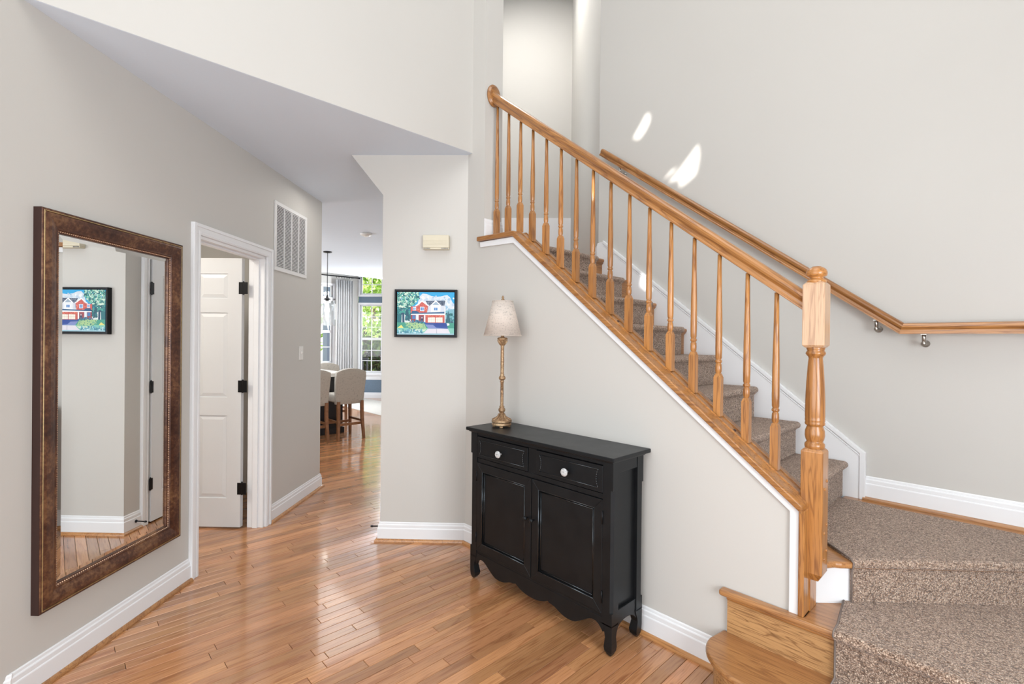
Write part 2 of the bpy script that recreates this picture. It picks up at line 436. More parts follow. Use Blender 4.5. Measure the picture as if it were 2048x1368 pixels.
# picture wall with its clipped upper corner
m = MB(); m.prism([(-1.01, 0), (-.36, 0), (-.36, CH), (-1.238, CH), (-1.01, 2.438)], 3.38, 3.50, 'XZ')
struct(m.obj('wall_center', 'wall', rot=QR))
# hall wall behind it, with the second door opening
m = MB(); m.prism([(3.50, 0), (3.575, 0), (3.575, 2.03), (4.34, 2.03), (4.34, 0), (6.2, 0), (6.2, CH), (3.50, CH)], -1.01, -.90, 'YZ')
struct(m.obj('wall_hall', 'wall', rot=QR))
m = MB(); m.box(-.6, -.5, 3.5, 7.7, 0, TOP); struct(m.obj('wall_stairwell_left', 'wall', rot=QR))
m = MB(); m.box(-1.0, -.5, 6.2, 6.3, 0, CH); struct(m.obj('light_block_hall_end', 'wall', rot=QR))  # unseen block added to keep sky light from leaking round the hall door
# foyer: left side wall, header over the hall, front and right walls
XH = -2.635; Yl = -.123
m = MB(); m.box(XH - T, XH, -1.6, Yl, 0, CH); struct(m.obj('wall_entry_left', 'wall'))
m = MB(); m.box(XH - T, XH, -1.6, 2.10, CH + .001, TOP); struct(m.obj('wall_header', 'wall'))
def hole(pts, Yt):  # points on plane Y=Yt carried back along the sun to the front wall
    k = Yt + 1.5
    return [(a - SUND.x * k, b - SUND.z * k) for a, b in pts]
holes = [hole([(-1.84, 2.62), (-1.70, 2.74), (-1.565, 2.88), (-1.55, 2.80), (-1.57, 2.68), (-1.62, 2.615), (-1.70, 2.57), (-1.735, 2.56), (-1.745, 2.615)][::-1], 3.33),
         hole([(-1.87, 2.64), (-1.78, 2.74), (-1.71, 2.76), (-1.78, 2.69)], 3.33),
         hole([(-2.14, 3.04), (-2.08, 3.01), (-2.01, 3.07), (-1.95, 3.16), (-1.95, 3.22), (-1.99, 3.24)], 3.33),
         hole([(-2.29, 2.86), (-2.25, 2.90), (-2.255, 2.80)], 3.33),
         hole([(-1.70, 2.26), (-1.62, 2.20), (-1.56, 2.25), (-1.60, 2.36), (-1.68, 2.42)], 2.16),
         [(-3.02 + .35, 1.0), (-3.0 + .35, 1.0), (-3.0 + .35, 1.02)]][:5]
m = MB(); m.prism([(XH - T, 0), (1.92, 0), (1.92, TOP), (XH - T, TOP)], -1.62, -1.5, 'XZ', holes=holes)  # unseen openings shaped to throw sun patches on stair wall and railing
struct(m.obj('wall_front', 'wall'))
m = MB(); m.box(1.8, 1.92, -1.5, 3.45, 0, TOP); struct(m.obj('wall_entry_right', 'wall'))
# stair wall and stairwell
m = MB(); m.box(-2.463, 1.8, 3.33, 3.45, 0, TOP); struct(m.obj('wall_right', 'wall'))
m = MB(); m.box(.613, .733, 4.097, 7.7, 0, TOP); struct(m.obj('wall_stairwell_right', 'wall', rot=QR))
m = MB(); m.box(-.6, .733, 6.67, 6.79, 0, TOP); struct(m.obj('wall_stairwell_back', 'wall', rot=QR))
m = MB(); m.box(-.5, .613, 6.645, 6.67, 1.9, 3.11); struct(m.obj('trim_1', 'trim', rot=QR))
m = MB(); m.box(-2.68, -2.50, 2.10, 2.256, 2.10, TOP); struct(m.obj('wall_stair_top', 'wall'))
m = MB(); m.box(XH - T, 1.92, -1.62, 3.45, TOP, TOP + .1); struct(m.obj('ceiling', 'ceiling'))
m = MB(); m.box(-.6, .733, 2.2, 7.65, TOP + .001, TOP + .1); struct(m.obj('ceiling_stairwell', 'ceiling', rot=QR))
# hall / kitchen ceiling
m = MB(); m.prism([(XH - .002, -.35), (XH - .002, 2.10), (-2.72, 2.12), (-7.2, 6.6), (-9.7, 6.6), (-9.35, 3.9), (-10.3, 2.9), (-12.5, .7), (-12.5, -3.2), (-2.76, -3.2), (-2.76, -.35)], CH, CH + .08)
struct(m.obj('ceiling_hall', 'ceiling'))
m = MB(); m.box(-13, -8.6, -3.2, 6.6, 3.35, 3.43); struct(m.obj('ceiling_family_room', 'ceiling'))
m = MB(); m.box(-8.7, -8.6, -3.2, 6.6, CH + .08, 3.43); struct(m.obj('wall_family_drop', 'wall'))
# room behind the open door
m = MB(); m.box(-3.9, LW - T, 4.36, 4.479, 0, CH); struct(m.obj('wall_closet_back', 'wall', rot=QR))
m = MB(); m.box(-3.9, -2.27, 1.58, 1.70, 0, CH); struct(m.obj('wall_closet_near', 'wall', rot=QR))
m = MB(); m.box(-3.9, -3.78, 1.7, 4.58, 0, CH); struct(m.obj('wall_closet_side', 'wall', rot=QR))
# kitchen and family room shell
m = MB(); m.box(-8.0, LW, 4.48, 4.56, 0, CH)
struct(m.obj('wall_kitchen_near', 'wall', rot=QR))
m = MB(); m.box(-12.6, -5.0, -.72, -.6, 0, CH + .7); struct(m.obj('wall_kitchen_left', 'wall'))
m = MB(); m.prism([(6.2, -1.01), (11.62, -3.20), (11.62, -3.08), (6.2, -.89)], 0, 3.43, 'XY')
m.v = [(b, a, c) for a, b, c in m.v]
struct(m.obj('wall_family_right', 'wall', rot=QR))
# curtain wall X=-11.05 with window opening (Y 3.9..4.70, z .86..2.66)
XC = -11.05
m = MB(); m.prism([(-.7, 0), (5.33, 0), (5.33, 3.43), (-.7, 3.43)], XC - .15, XC, 'YZ', holes=[[(3.7, .87), (3.7, 2.30), (4.70, 2.30), (4.70, .87)], [(3.7, 2.38), (3.7, 2.66), (4.70, 2.66), (4.70, 2.38)]])
struct(m.obj('wall_far_left', 'wall'))
# angled bay wall u=11.58 with tall window and transom
UB = 11.58
m = MB(); m.prism([(-4.04, 0), (-3.0, 0), (-3.0, 3.43), (-4.04, 3.43)], UB, UB + .15, 'XZ', holes=[[(-3.99, .62), (-3.99, 2.25), (-3.46, 2.25), (-3.46, .62)], [(-3.99, 2.50), (-3.99, 2.99), (-3.46, 2.99), (-3.46, 2.50)]])
struct(m.obj('wall_far', 'blue', rot=QR))

# ------------------------------------------------------------------ windows
def window(name, W, H, cols, rowsets, label, loc, rot, depth=.05):
    t = thing(name, label, 'window', loc); t.rotation_euler = rot; t['kind'] = 'structure'
    m = MB(); e = .05
    m.box(-W / 2 - e, -W / 2, -.02, .09, -e, H + e); m.box(W / 2, W / 2 + e, -.02, .09, -e, H + e)
    m.box(-W / 2, W / 2, -.02, .09, H, H + e); m.box(-W / 2, W / 2, -.03, .09, -e, 0)
    m.obj('window_frame', 'trim', t)
    z = 0
    for (h, rows) in rowsets:
        s = MB(); q = .03
        s.box(-W / 2, -W / 2 + q, .03, .07, z, z + h); s.box(W / 2 - q, W / 2, .03, .07, z, z + h)
        s.box(-W / 2 + q, W / 2 - q, .03, .07, z, z + q); s.box(-W / 2 + q, W / 2 - q, .03, .07, z + h - q, z + h)
        so_ = s.obj('sash', 'trim', t)
        w0, h0 = W - 2 * q, h - 2 * q
        mm = MB()
        for i in range(1, cols): xx = -W / 2 + q + w0 * i / cols; mm.box(xx - .008, xx + .008, .035, .062, z + q, z + h - q)
        for j in range(1, rows): zz = z + q + h0 * j / rows; mm.box(-W / 2 + q, W / 2 - q, .036, .061, zz - .008, zz + .008)
        mm.obj('muntin', 'trim', so_)
        for i in range(cols):
            for j in range(rows):
                g = MB(); g.box(-W / 2 + q + w0 * i / cols, -W / 2 + q + w0 * (i + 1) / cols, .046, .050, z + q + h0 * j / rows, z + q + h0 * (j + 1) / rows)
                g.obj('pane', 'glass', so_)
        z += h
    return t
ctr = (-3.99 - 3.46) / 2
window('window_1', .53, 1.63, 2, [(.81, 3), (.82, 3)], 'tall white double-hung window in far bay wall', uvw(ctr, UB, .62), QR)
window('window_2', .53, .49, 2, [(.49, 2)], 'small white transom window above the tall bay window', uvw(ctr, UB, 2.50), QR)
window('window_3', 1.0, 1.43, 2, [(.72, 2), (.71, 2)], 'white window left of the grey curtain, blue siding outside', (XC, 4.20, .87), (0, 0, PI / 2))
window('window_4', 1.0, .28, 2, [(.28, 1)], 'low transom left of the grey curtain', (XC, 4.20, 2.38), (0, 0, PI / 2))
m = MB(); m.box(-4.04, -3.2, UB - .05, UB, .55, .60); m.box(-4.04, -3.2, UB - .012, UB, .44, .55); struct(m.obj('trim_2', 'trim', rot=QR))

# ------------------------------------------------------------------ baseboards with oak shoe
BP = [(0, 0), (.016, 0), (.016, .088), (.0145, .092), (.012, .094), (.012, .112), (.010, .116), (.007, .118), (.006, .128), (.003, .132), (0, .132)]
SP = [(.016, 0), (.034, 0), (.0335, .006), (.031, .012), (.026, .017), (.020, .019), (.016, .019)]
def run(mb, prof, p0, p1, n, m0, m1, z0):
    p0, p1, n = Vector(p0), Vector(p1), Vector(n).normalized(); d = (p1 - p0).normalized(); k = len(prof); vs = []
    for p, sg, mm in ((p0, 1, m0), (p1, -1, m1)):
        for a, z in prof:
            q = p + n * a + d * (sg * a * mm); vs.append((q.x, q.y, z0 + z))
    fs = [tuple(range(k)), tuple(range(k, 2 * k))[::-1]] + [(i, (i + 1) % k, k + (i + 1) % k, k + i) for i in range(k)]
    mb.add(vs, fs)
def baseboard(name, segs, z0=0, shoe=True):
    m = MB(); s = MB()
    for sg in segs:
        run(m, BP, *sg, z0)
        if shoe: run(s, SP, *sg, z0)
    o = struct(m.obj(name, 'trim'))
    if shoe: s.obj('shoe_molding', 'oakdarkX', o)
    return o
Vv, Uv = (S, S), (-S, S)
def P2(v, u): return ((v - u) * S, (v + u) * S)
t8 = math.tan(PI / 8)
baseboard('baseboard_left', [(P2(LW, 1.776), P2(LW, 2.757), Vv, 0, 0)])
baseboard('baseboard_hall', [(P2(LW, 3.64), P2(LW, 4.56), Vv, 0, -1), (P2(LW, 4.56), P2(-2.6, 4.56), Uv, -1, 0)])
baseboard('baseboard_center', [(P2(-1.01, 3.38), P2(-.41, 3.38), (S, -S), -1, t8)])
baseboard('baseboard_return', [(P2(-1.01, 3.38), P2(-1.01, 3.52), (-S, -S), -1, 0), (P2(-1.01, 4.4), P2(-1.01, 6.2), (-S, -S), 0, 0)])
baseboard('baseboard_stair', [((-2.68, 2.10), (-.86, 2.10), (0, -1), t8, 0)])
baseboard('baseboard_entry', [((XH, -1.5), (XH, -.11), (1, 0), 0, t8)])
baseboard('baseboard_right', [((-.605, 3.33), (1.8, 3.33), (0, -1), 0, 0)], .545)
baseboard('baseboard_upper', [((-2.50, 2.10), (-2.50, 2.256), (1, 0), 0, 0), ((-2.463, 3.33), (-2.40, 3.33), (0, -1), t8, 0), (P2(.613, 4.097), P2(.613, 6.64), (-S, -S), t8, 0)], 2.112, False)
baseboard('baseboard_far', [(P2(-4.04, UB), P2(-3.2, UB), (S, -S), 0, 0), ((XC, -.6), (XC, 5.33), (1, 0), 0, 0)], 0, False)

# ------------------------------------------------------------------ door casings, doors
def casing(name, u0, u1, z1, vface, sgn, depth=.018, wdt=.065):
    # sgn: direction of the room from the wall face along v
    m = MB()
    def bar(ua, ub, za, zb):
        a, b = sorted((vface, vface + sgn * depth)); m.box(a, b, ua, ub, za, zb)
    bar(u0 - wdt, u0, 0, z1); bar(u1, u1 + wdt, 0, z1); bar(u0 - wdt, u1 + wdt, z1, z1 + wdt)
    a, b = sorted((vface + sgn * depth, vface + sgn * (depth + .007)))
    m.box(a, b, u0 - wdt, u0 - wdt + .02, 0, z1 + wdt); m.box(a, b, u1 + wdt - .02, u1 + wdt, 0, z1 + wdt)
    m.box(a, b, u0 - wdt + .02, u1 + wdt - .02, z1 + wdt - .02, z1 + wdt)
    a, b = sorted((vface + sgn * depth, vface + sgn * (depth + .003)))
    m.box(a, b, u0 - .022, u0 - .006, 0, z1 + .022); m.box(a, b, u1 + .006, u1 + .022, 0, z1 + .022); m.box(a, b, u0 - .006, u1 + .006, z1 + .006, z1 + .022)
    # jamb lining and stop through the wall
    a, b = sorted((vface, vface - sgn * T))
    m.box(a, b, u0 - .001, u0 + .018, 0, z1); m.box(a, b, u1 - .018, u1 + .001, 0, z1); m.box(a, b, u0, u1, z1 - .018, z1 + .001)
    c = (a + b) / 2
    m.box(c - .016, c + .022, u0 + .018, u0 + .030, 0, z1 - .018); m.box(c - .016, c + .022, u1 - .030, u1 - .018, 0, z1 - .018); m.box(c - .016, c + .022, u0 + .03, u1 - .03, z1 - .030, z1 - .018)
    return struct(m.obj(name, 'trim', rot=QR, bevel=.002, seg=1))
casing('trim_3', 2.822, 3.575, 2.03, LW, 1)
casing('trim_4', 3.585, 4.33, 2.03, -1.01, -1)
def six_panel(t, W, H=2.0, th=.035):
    """local: x from hinge edge (0) to W, y thickness, z height"""
    st, mid = .105, .10; pw = (W - 2 * st - mid) / 2
    rows = [(.215, .83), (.965, 1.595), (1.70, 1.885)]
    slab = MB(); slab.box(0, W, .008, th - .008, 0, H)
    xs = [(st, st + pw), (st + pw + mid, W - st)]
    for ya, yb in ((0, .008), (th - .008, th)):
        slab.box(0, st, ya, yb, 0, H); slab.box(W - st, W, ya, yb, 0, H); slab.box(xs[0][1], xs[1][0], ya, yb, 0, H)
        zs = [0] + [z for r in rows for z in r] + [H]
        for i in range(0, len(zs), 2):
            for a, b in xs: slab.box(a, b, ya, yb, zs[i], zs[i + 1])
    leaf = slab.obj('leaf', 'door', t)
    for a, b in xs:
        for c, d in rows:
            for y0, sg in ((0, 1), (th, -1)):
                p = MB(); e = .032; g = .004
                f0, f1 = y0 + sg * .008, y0 + sg * .001
                o_ = [(a + g, c + g), (b - g, c + g), (b - g, d - g), (a + g, d - g)]
                i_ = [(a + e, c + e), (b - e, c + e), (b - e, d - e), (a + e, d - e)]
                vs = [(x, f0, z) for x, z in o_] + [(x, f1, z) for x, z in i_]
                p.add(vs, [(0, 1, 5, 4), (1, 2, 6, 5), (2, 3, 7, 6), (3, 0, 4, 7), (4, 5, 6, 7), (3, 2, 1, 0)])
                p.obj('panel', 'door', leaf)
    return leaf
def hinge(t, loc, rot=(0, 0, 0), w=.034, h=.088):
    m = MB(); m.box(-w, w, -.0015, .0015, -h / 2, h / 2)
    m.lathe([(.006, -h / 2 - .004), (.0065, -h / 2), (.0065, h / 2), (.006, h / 2 + .004), (.002, h / 2 + .008)], 0, -.004, 10)
    return m.obj('hinge', 'black', t, loc=loc, rot=rot, bevel=.001, seg=1)
# open door: hinge line at (v=-2.115,u=3.553), leaf running towards -v
t = thing('door_1', 'white six-panel door standing open beside the mirror wall', 'door', uvw(-2.105, 3.562, .012)); t['kind'] = 'structure'
t.rotation_euler = (0, 0, Q + PI)          # local x -> -V, local y -> -U
six_panel(t, .74)
m = MB(); m.lathe([(.028, 0), (.028, .006), (.010, .010), (.010, .035), (.026, .045), (.030, .058), (.022, .070), (0, .072)], seg=20)
m.obj('knob', 'black', t, loc=(.68, .035, .92), rot=(-PI / 2, 0, 0))
for zc in (.30, 1.06, 1.79): hinge(t, (-.012, .037, zc - .012))
# closed hall door (seen in the mirror)
t = thing('door_2', 'closed white six-panel door in the hall, reflected in the mirror', 'door', uvw(-1.0, 3.60, .012)); t['kind'] = 'structure'
t.rotation_euler = (0, 0, Q + PI / 2)      # local x -> U, local y -> -V
six_panel(t, .725)
for zc in (.30, 1.04, 1.79): hinge(t, (-.004, .037, zc - .012), w=.018)

# ------------------------------------------------------------------ stair wall (knee wall) and its trims
K = 2.10; SL = .807
def capz(x): return .81 + (-.581 - x) * SL
XB = -2.19
m = MB(); m.prism([(-2.70, 0), (-.582, 0), (-.582, capz(-.582) - .035), (XB, capz(XB) - .035), (-2.499, 2.087), (-2.499, 2.10), (-2.70, 2.10)], K, K + .115, 'XZ')
struct(m.obj('wall_stair', 'wall'))
m = MB(); w_ = .033; dz = .04
x1_ = -.583
m.prism([(x1_ - w_, .37), (x1_, .37), (x1_, capz(x1_) - .034), (XB, capz(XB) - .034), (-2.53, 2.086), (-2.525, 2.05), (XB - .012, capz(XB) - .034 - dz), (x1_ - w_, capz(x1_ - w_) - .034 - dz)], K - .013, K, 'XZ')
struct(m.obj('trim_5', 'trim', bevel=.003))
# right skirt board
def nose_z(x): return .742 + (-.672 - x) * .8052
SKT = .12
m = MB(); yk = 3.33
pts = [(-.60, .545), (-.60, nose_z(-.60) + SKT), (-2.40, nose_z(-2.40) + SKT), (-2.463, 2.245), (-2.463, 2.0), (-.60, .3)]
m.prism(pts, yk - .020, yk, 'XZ')
sk = struct(m.obj('trim_6', 'trim', bevel=.002, seg=1))
m = MB()
m.prism([(-.594, .545), (-.594, nose_z(-.594) + SKT + .008), (-2.40, nose_z(-2.40) + SKT + .008), (-2.40, nose_z(-2.40) + SKT - .020), (-.622, nose_z(-.622) + SKT - .020), (-.622, .545)], yk - .028, yk, 'XZ')
m.prism([(-.622, nose_z(-.622) + SKT - .030), (-2.40, nose_z(-2.40) + SKT - .030), (-2.40, nose_z(-2.40) + SKT - .036), (-.622, nose_z(-.622) + SKT - .036)], yk - .024, yk, 'XZ')
m.obj('skirt_cap', 'trim', sk, bevel=.003)

# ------------------------------------------------------------------ staircase
st = thing('staircase', 'honey oak staircase turning left at a carpeted landing', 'staircase', (0, 0, 0)); st['kind'] = 'structure'
Z1, Z2, Z3 = .187, .372, .545
def arc(cx, cy, rx, ry, a0, a1, n=8): return [(cx + rx * math.cos(math.radians(a0 + (a1 - a0) * i / n)), cy + ry * math.sin(math.radians(a0 + (a1 - a0) * i / n))) for i in range(n + 1)]
def first(dd, x1=1.79):
    return [(-.872 + dd * .3, K)] + arc(-.66, 2.00, .228 - dd, .195 - dd, 180, 270, 14) + [(x1, 1.805 + dd), (x1, K)]
m = MB(); m.prism(first(0), Z1 - .027, Z1); m.obj('tread', 'oakdarkX', st, bevel=.012, seg=4)
m = MB(); m.prism(first(.03), 0, Z1 - .027); m.obj('riser', 'riserX', st)
m = MB(); m.prism([(-.85, K - .016), (1.79, K - .016), (1.79, K + .0), (-.85, K)], Z1, Z2 - .027); m.obj('riser', 'riserX', st)
m = MB(); m.prism([(-.878, K - .045), (1.79, K - .045), (1.79, 3.33), (.47, 3.33), (-.566, 2.294), (-.566, K), (-.878, K)], Z2 - .027, Z2); m.obj('tread', 'oakdarkX', st, bevel=.011, seg=4)
m = MB(); m.prism([(-.852, K - .026), (1.79, K - .026), (1.79, K - .0), (-.852, K)], Z2 - .043, Z2 - .027); m.obj('cove_molding', 'oakX', st, bevel=.006)
# riser 3 (white) and landing, along the diagonal
m = MB(); m.box(1.16, 2.7, 1.981, 1.999, Z2, Z3 - .027); m.obj('riser', 'trim', st, rot=QR)
def onv(v, u): return P2(v, u)
lp = [(-.695, 2.225), (-.535, 2.225), onv(1.255, 1.966), onv(1.275, 1.961), onv(2.748, 1.961), (-.695, 3.33)]
m = MB(); m.prism(lp, Z3 - .027, Z3); m.obj('landing', 'oakdarkX', st, bevel=.011, seg=4)
TK = [(.748 + .1955 * k, -.672 - .2428 * k) for k in range(8)]
Y0S, Y1S = K + .115, 3.31
ct = .012
for k, (tz, nx) in enumerate(TK):
    rx = nx - .038; zb = Z3 if k == 0 else TK[k - 1][0] - ct
    m = MB(); m.box(rx - .018, rx, Y0S, Y1S, zb, tz - ct - .027); m.obj('riser', 'oakY', st)
    m = MB(); back = rx - .2428 - .02 if k < 7 else -2.9
    m.box(back, nx - ct, Y0S, Y1S, tz - ct - .027, tz - ct); m.obj('tread', 'oakY', st, bevel=.011, seg=4)
    m = MB(); m.prism([(rx, tz - ct - .027), (rx + .016, tz - ct - .027), (rx + .012, tz - ct - .033), (rx + .004, tz - ct - .043), (rx, tz - ct - .046)], Y0S, Y1S, 'XZ'); m.obj('cove_molding', 'oakY', st)
m = MB(); m.prism([(-2.86, 2.26), (-2.86, 3.30), P2(.61, 4.12), P2(.61, 6.64), P2(-.5, 6.64), P2(-.5, 3.56)], 2.06, 2.10); m.obj('upper_landing', 'oakY', st)

# carpet runner
def cprof(R, Nn, zb, zt, back, th=ct):
    """R riser face, Nn nose tip of carpet, coordinates along 'out'"""
    r = .020; o = [(R + th, zb), (R + th, zt - 2 * r - .012)]
    cx, cz = Nn - r, zt - r
    o += [(R + th + .004, zt - 2 * r - .006)]
    o += [(cx + r * math.cos(math.radians(a)), cz + r * math.sin(math.radians(a))) for a in range(-80, 91, 17)]
    o += [(back, zt), (back, zt - th), (cx, zt - th), (cx + (r - th) * .7, cz), (cx, zt - 2 * r + .004), (R, zt - 2 * r), (R, zb)]
    return o
m = MB()
ends = [3.295, 3.29, 3.285, 3.27, 3.25, 3.235, 3.225, 3.215]
for k, (tz, nx) in enumerate(TK):
    rx = nx - .038; zb = Z3 if k == 0 else TK[k - 1][0]
    back = rx - .2428 if k < 7 else -2.86
    m.prism(cprof(rx, nx, zb, tz, back), Y0S + .03, ends[k], 'XZ')
up = m
# landing slab
a0 = 1.320
zc = Z3 + ct
lnd = [P2(a0, 1.9902), P2(2.55, 1.9902), (.45, 3.212), (-.70, 3.212), (-.70, 2.50), P2(a0, 2.19)]
m = MB(); m.prism(lnd, Z3, zc); land = m
rn = thing('stair_runner', 'brown loop-pile carpet runner covering the stairs and landing', 'carpet', (0, 0, 0))
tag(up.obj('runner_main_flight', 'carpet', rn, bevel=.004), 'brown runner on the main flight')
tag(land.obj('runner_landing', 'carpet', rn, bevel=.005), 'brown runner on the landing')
m = MB(); pr = [(-a, b) for a, b in cprof(-1.981, -1.957, Z2 + ct, Z3 + ct, -1.99)]
m.prism(pr, a0, 2.7, 'YZ'); m.obj('runner_landing_riser', 'carpet', rn, rot=QR, bevel=.003)
XR = -.457
m = MB(); pr = [(-a, b) for a, b in cprof(-(K - .016), -(K - .058), Z1 + ct, Z2 + ct, -(K + .02))]
m.prism(pr, XR, 1.78, 'YZ'); m.prism([(XR, K + .0202), (1.78, K + .0202), (1.78, 3.32), (.525, 3.32), P2(1.335, 1.975), (-.487, 2.325), (-.475, 2.24)], Z2, Z2 + ct)
pr = [(-a, b) for a, b in cprof(-1.835, -1.793, .0, Z1 + ct, -(K - .016))]
m.prism(pr, XR, 1.78, 'YZ')
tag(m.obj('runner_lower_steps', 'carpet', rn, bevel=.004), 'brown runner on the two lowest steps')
m = MB(); m.tube([P2(a0, 2.19) + (zc,), P2(a0, 1.975) + (zc,), P2(a0, 1.957) + (zc - .012,), P2(a0, 1.96) + (zc - .03,), P2(a0, 1.968) + (zc - .05,), P2(a0, 1.969) + (Z2 + ct,)], .0035, 8)
m.tube([(-.485, 2.33, Z2 + ct), (XR, K, Z2 + ct), (XR, K - .050, Z2 + ct - .004), (XR, K - .058, Z2 - .008), (XR, K - .03, Z2 - .03), (XR, K - .028, Z1 + ct), (XR, 1.81, Z1 + ct), (XR, 1.793, Z1 - .01), (XR, 1.82, Z1 - .03), (XR, 1.82, 0)], .0035, 8)
m.obj('binding', 'binding', rn)

# ------------------------------------------------------------------ stair railing
rl = thing('stair_railing', 'honey oak stair railing with turned balusters and newel post', 'railing', (-.555, 2.17, 0))
def rp(o):   # parts are modelled in world coordinates
    o.parent = rl; o.location = Vector(o.location) - Vector(rl.location); return o
m = MB()
y0c, y1c = K - .030, K + .140
m.prism([(-.567, capz(-.567)), (XB, capz(XB)), (-2.545, 2.121), (-2.545, 2.090), (XB - .008, capz(XB) - .033), (-.567, capz(-.567) - .035)], y0c, y1c, 'XZ')
cap = rp(m.obj('cap', 'oakX', bevel=.006, seg=3))
m = MB()
for ya, yb in ((K + .036, K + .044), (K + .091, K + .099)):
    m.prism([(-.60, capz(-.60) + .006), (XB, capz(XB) + .006), (-2.50, 2.127), (-2.50, 2.118), (XB, capz(XB) - .003), (-.60, capz(-.60) - .003)], ya, yb, 'XZ')
fo = m.obj('fillet_strip', 'oakX', cap); fo.location = (0, 0, 0)
for xx in (-.86, -1.47, -2.02):
    m = MB(); m.lathe([(.007, -.004), (.007, .002), (.004, .004), (0, .0045)], seg=12)
    o = m.obj('screw_plug', 'bronzedark', cap, loc=(xx, K + .068, capz(xx) + .001), rot=(0, math.atan(SL), 0))
m = MB()
m.prism([(-1.0, capz(-1.0) - .034), (-1.95, capz(-1.95) - .034), (-1.95, capz(-1.95) - .040), (-1.0, capz(-1.0) - .040)], K - .018, K, 'XZ')
tag(rp(m.obj('carpet_fringe', 'binding')), 'brown carpet fringe under the cap')
m = MB(); m.box(-.582, -.562, K - .022, K + .128, Z2, capz(-.567) - .02); rp(m.obj('end_board', 'oakZ', bevel=.003))
m = MB(); m.box(-.562, -.558, K + .05, K + .128, Z2, .53); rp(m.obj('end_board', 'oakZ'))
# newel
NX, NY = -.5545, 2.172; h = .0385
nw = MB()
def sqr(hw, z, mb): return (-hw, hw, -hw, hw, z)
nw.sqloft([sqr(.022, .497, nw), sqr(h, .528, nw), sqr(h, 1.000, nw), sqr(h - .010, 1.012, nw)])
nwl = rp(nw.obj('newel_post', 'oakZ', bevel=.003)); nwl.location += Vector((NX, NY, 0))
m = MB(); m.lathe([(.030, 1.005), (.034, 1.012), (.035, 1.020), (.034, 1.028), (.029, 1.033), (.028, 1.037), (.032, 1.046), (.0345, 1.060), (.0335, 1.078), (.028, 1.094), (.0275, 1.098), (.033, 1.101), (.035, 1.107), (.033, 1.113), (.0345, 1.118), (.0345, 1.123),
                   (.0335, 1.128), (.0345, 1.135), (.0338, 1.20), (.031, 1.27), (.027, 1.33), (.0243, 1.362), (.0255, 1.368), (.032, 1.376), (.0345, 1.381), (.033, 1.387), (.029, 1.392), (.031, 1.397), (.033, 1.410)], seg=32)
m.obj('turned_shaft', 'oakZ', nwl)
m = MB(); m.sqloft([sqr(.030, 1.404, m), sqr(h, 1.413, m), sqr(h, 1.650, m), sqr(h - .009, 1.660, m)])
tag(m.obj('upper_block', 'newelcap', nwl, bevel=.002), 'square upper block of the newel, daylight glare in its paler colour')
m = MB(); m.lathe([(.031, 1.655), (.034, 1.662), (.033, 1.668), (.026, 1.671), (.022, 1.677), (.024, 1.681), (.034, 1.685), (.0368, 1.692), (.0365, 1.700), (.033, 1.709), (.026, 1.716), (.018, 1.720), (.016, 1.7205), (.0155, 1.7225), (0, 1.7225)], seg=32)
m.obj('button_cap', 'oakX', nwl)
for z_ in (.87, .70, .60):
    for yy in (-.014, .016):
        m = MB(); m.lathe([(.0065, -.001), (.0062, .002), (.004, .004), (0, .005)], seg=12)
        m.obj('screw_plug', 'oakX', nwl, loc=(h, yy, z_ + yy * .9), rot=(0, PI / 2, 0))
# balusters
BX = [-2.448, -2.335, -2.222, -2.111, -1.995, -1.877, -1.760, -1.641, -1.523, -1.405, -1.288, -1.170, -1.052, -.934, -.812, -.696]
def railz(x): return 1.580 + (-.61 - x) * .7845
b0 = None; bw = .0158
for i, bx in enumerate(BX):
    zb = capz(bx) - .004 if bx > XB else 2.117
    zt = railz(bx) - .018
    if i == 0 or i == 1 or i == 2: Lh = zt - zb
    sqh = .185; turn = zb + sqh; 
    m = MB(); H_ = zt - zb
    m.sqloft([(-bw, bw, -bw, bw, 0), (-bw, bw, -bw, bw, sqh - .012), (-.010, .010, -.010, .010, sqh + .006)])
    m.lathe([(.0098, sqh), (.0098, sqh + .006), (.0135, sqh + .014), (.0140, sqh + .030), (.0130, sqh + .046), (.0105, sqh + .050), (.0105, sqh + .053), (.0142, sqh + .056), (.0146, sqh + .060), (.0142, sqh + .064), (.0112, sqh + .067), (.0112, sqh + .069), (.0138, sqh + .076), (.0146, sqh + .12),
              (.0138, sqh + .25), (.0108, H_ * .78), (.0088, H_)], seg=14)
    o = m.obj('baluster', 'oakZ', bevel=0); rp(o); o.location += Vector((bx, 2.166, zb))
# handrail
ang = math.atan(.7845)
RPf = [(-.022, -.030), (.022, -.030), (.022, -.022), (.019, -.018), (.019, -.006), (.027, .004), (.0295, .012), (.029, .020), (.024, .028), (.014, .0325), (0, .034), (-.014, .0325), (-.024, .028), (-.029, .020), (-.0295, .012), (-.027, .004), (-.019, -.006), (-.019, -.018), (-.022, -.022)]
Lr = (2.497 - .575) / math.cos(ang)
m = MB(); m.prism(RPf, -.04, Lr, 'YZ')
o = m.obj('handrail', 'oakX', rot=(0, 0, 0)); o.rotation_euler = (0, ang, PI)   # local +x climbs towards -X
o.rotation_euler = Matrix.Rotation(PI, 3, 'Z').to_4x4().to_euler()
o.matrix_world = Matrix.Identity(4)
R3 = Matrix(((-math.cos(ang), 0, math.sin(ang)), (0, -1, 0), (math.sin(ang), 0, math.cos(ang)))).to_4x4()
o.rotation_euler = R3.to_euler(); o.location = (-.575, 2.170, railz(-.575) + .022); rp(o)
bv = o.modifiers.new('bevel', 'BEVEL'); bv.width = .002; bv.segments = 2; bv.limit_method = 'ANGLE'
m = MB(); m.lathe([(.060, 0), (.060, .008), (.057, .013), (.052, .014), (.049, .018), (.044, .022), (0, .022)], seg=36)
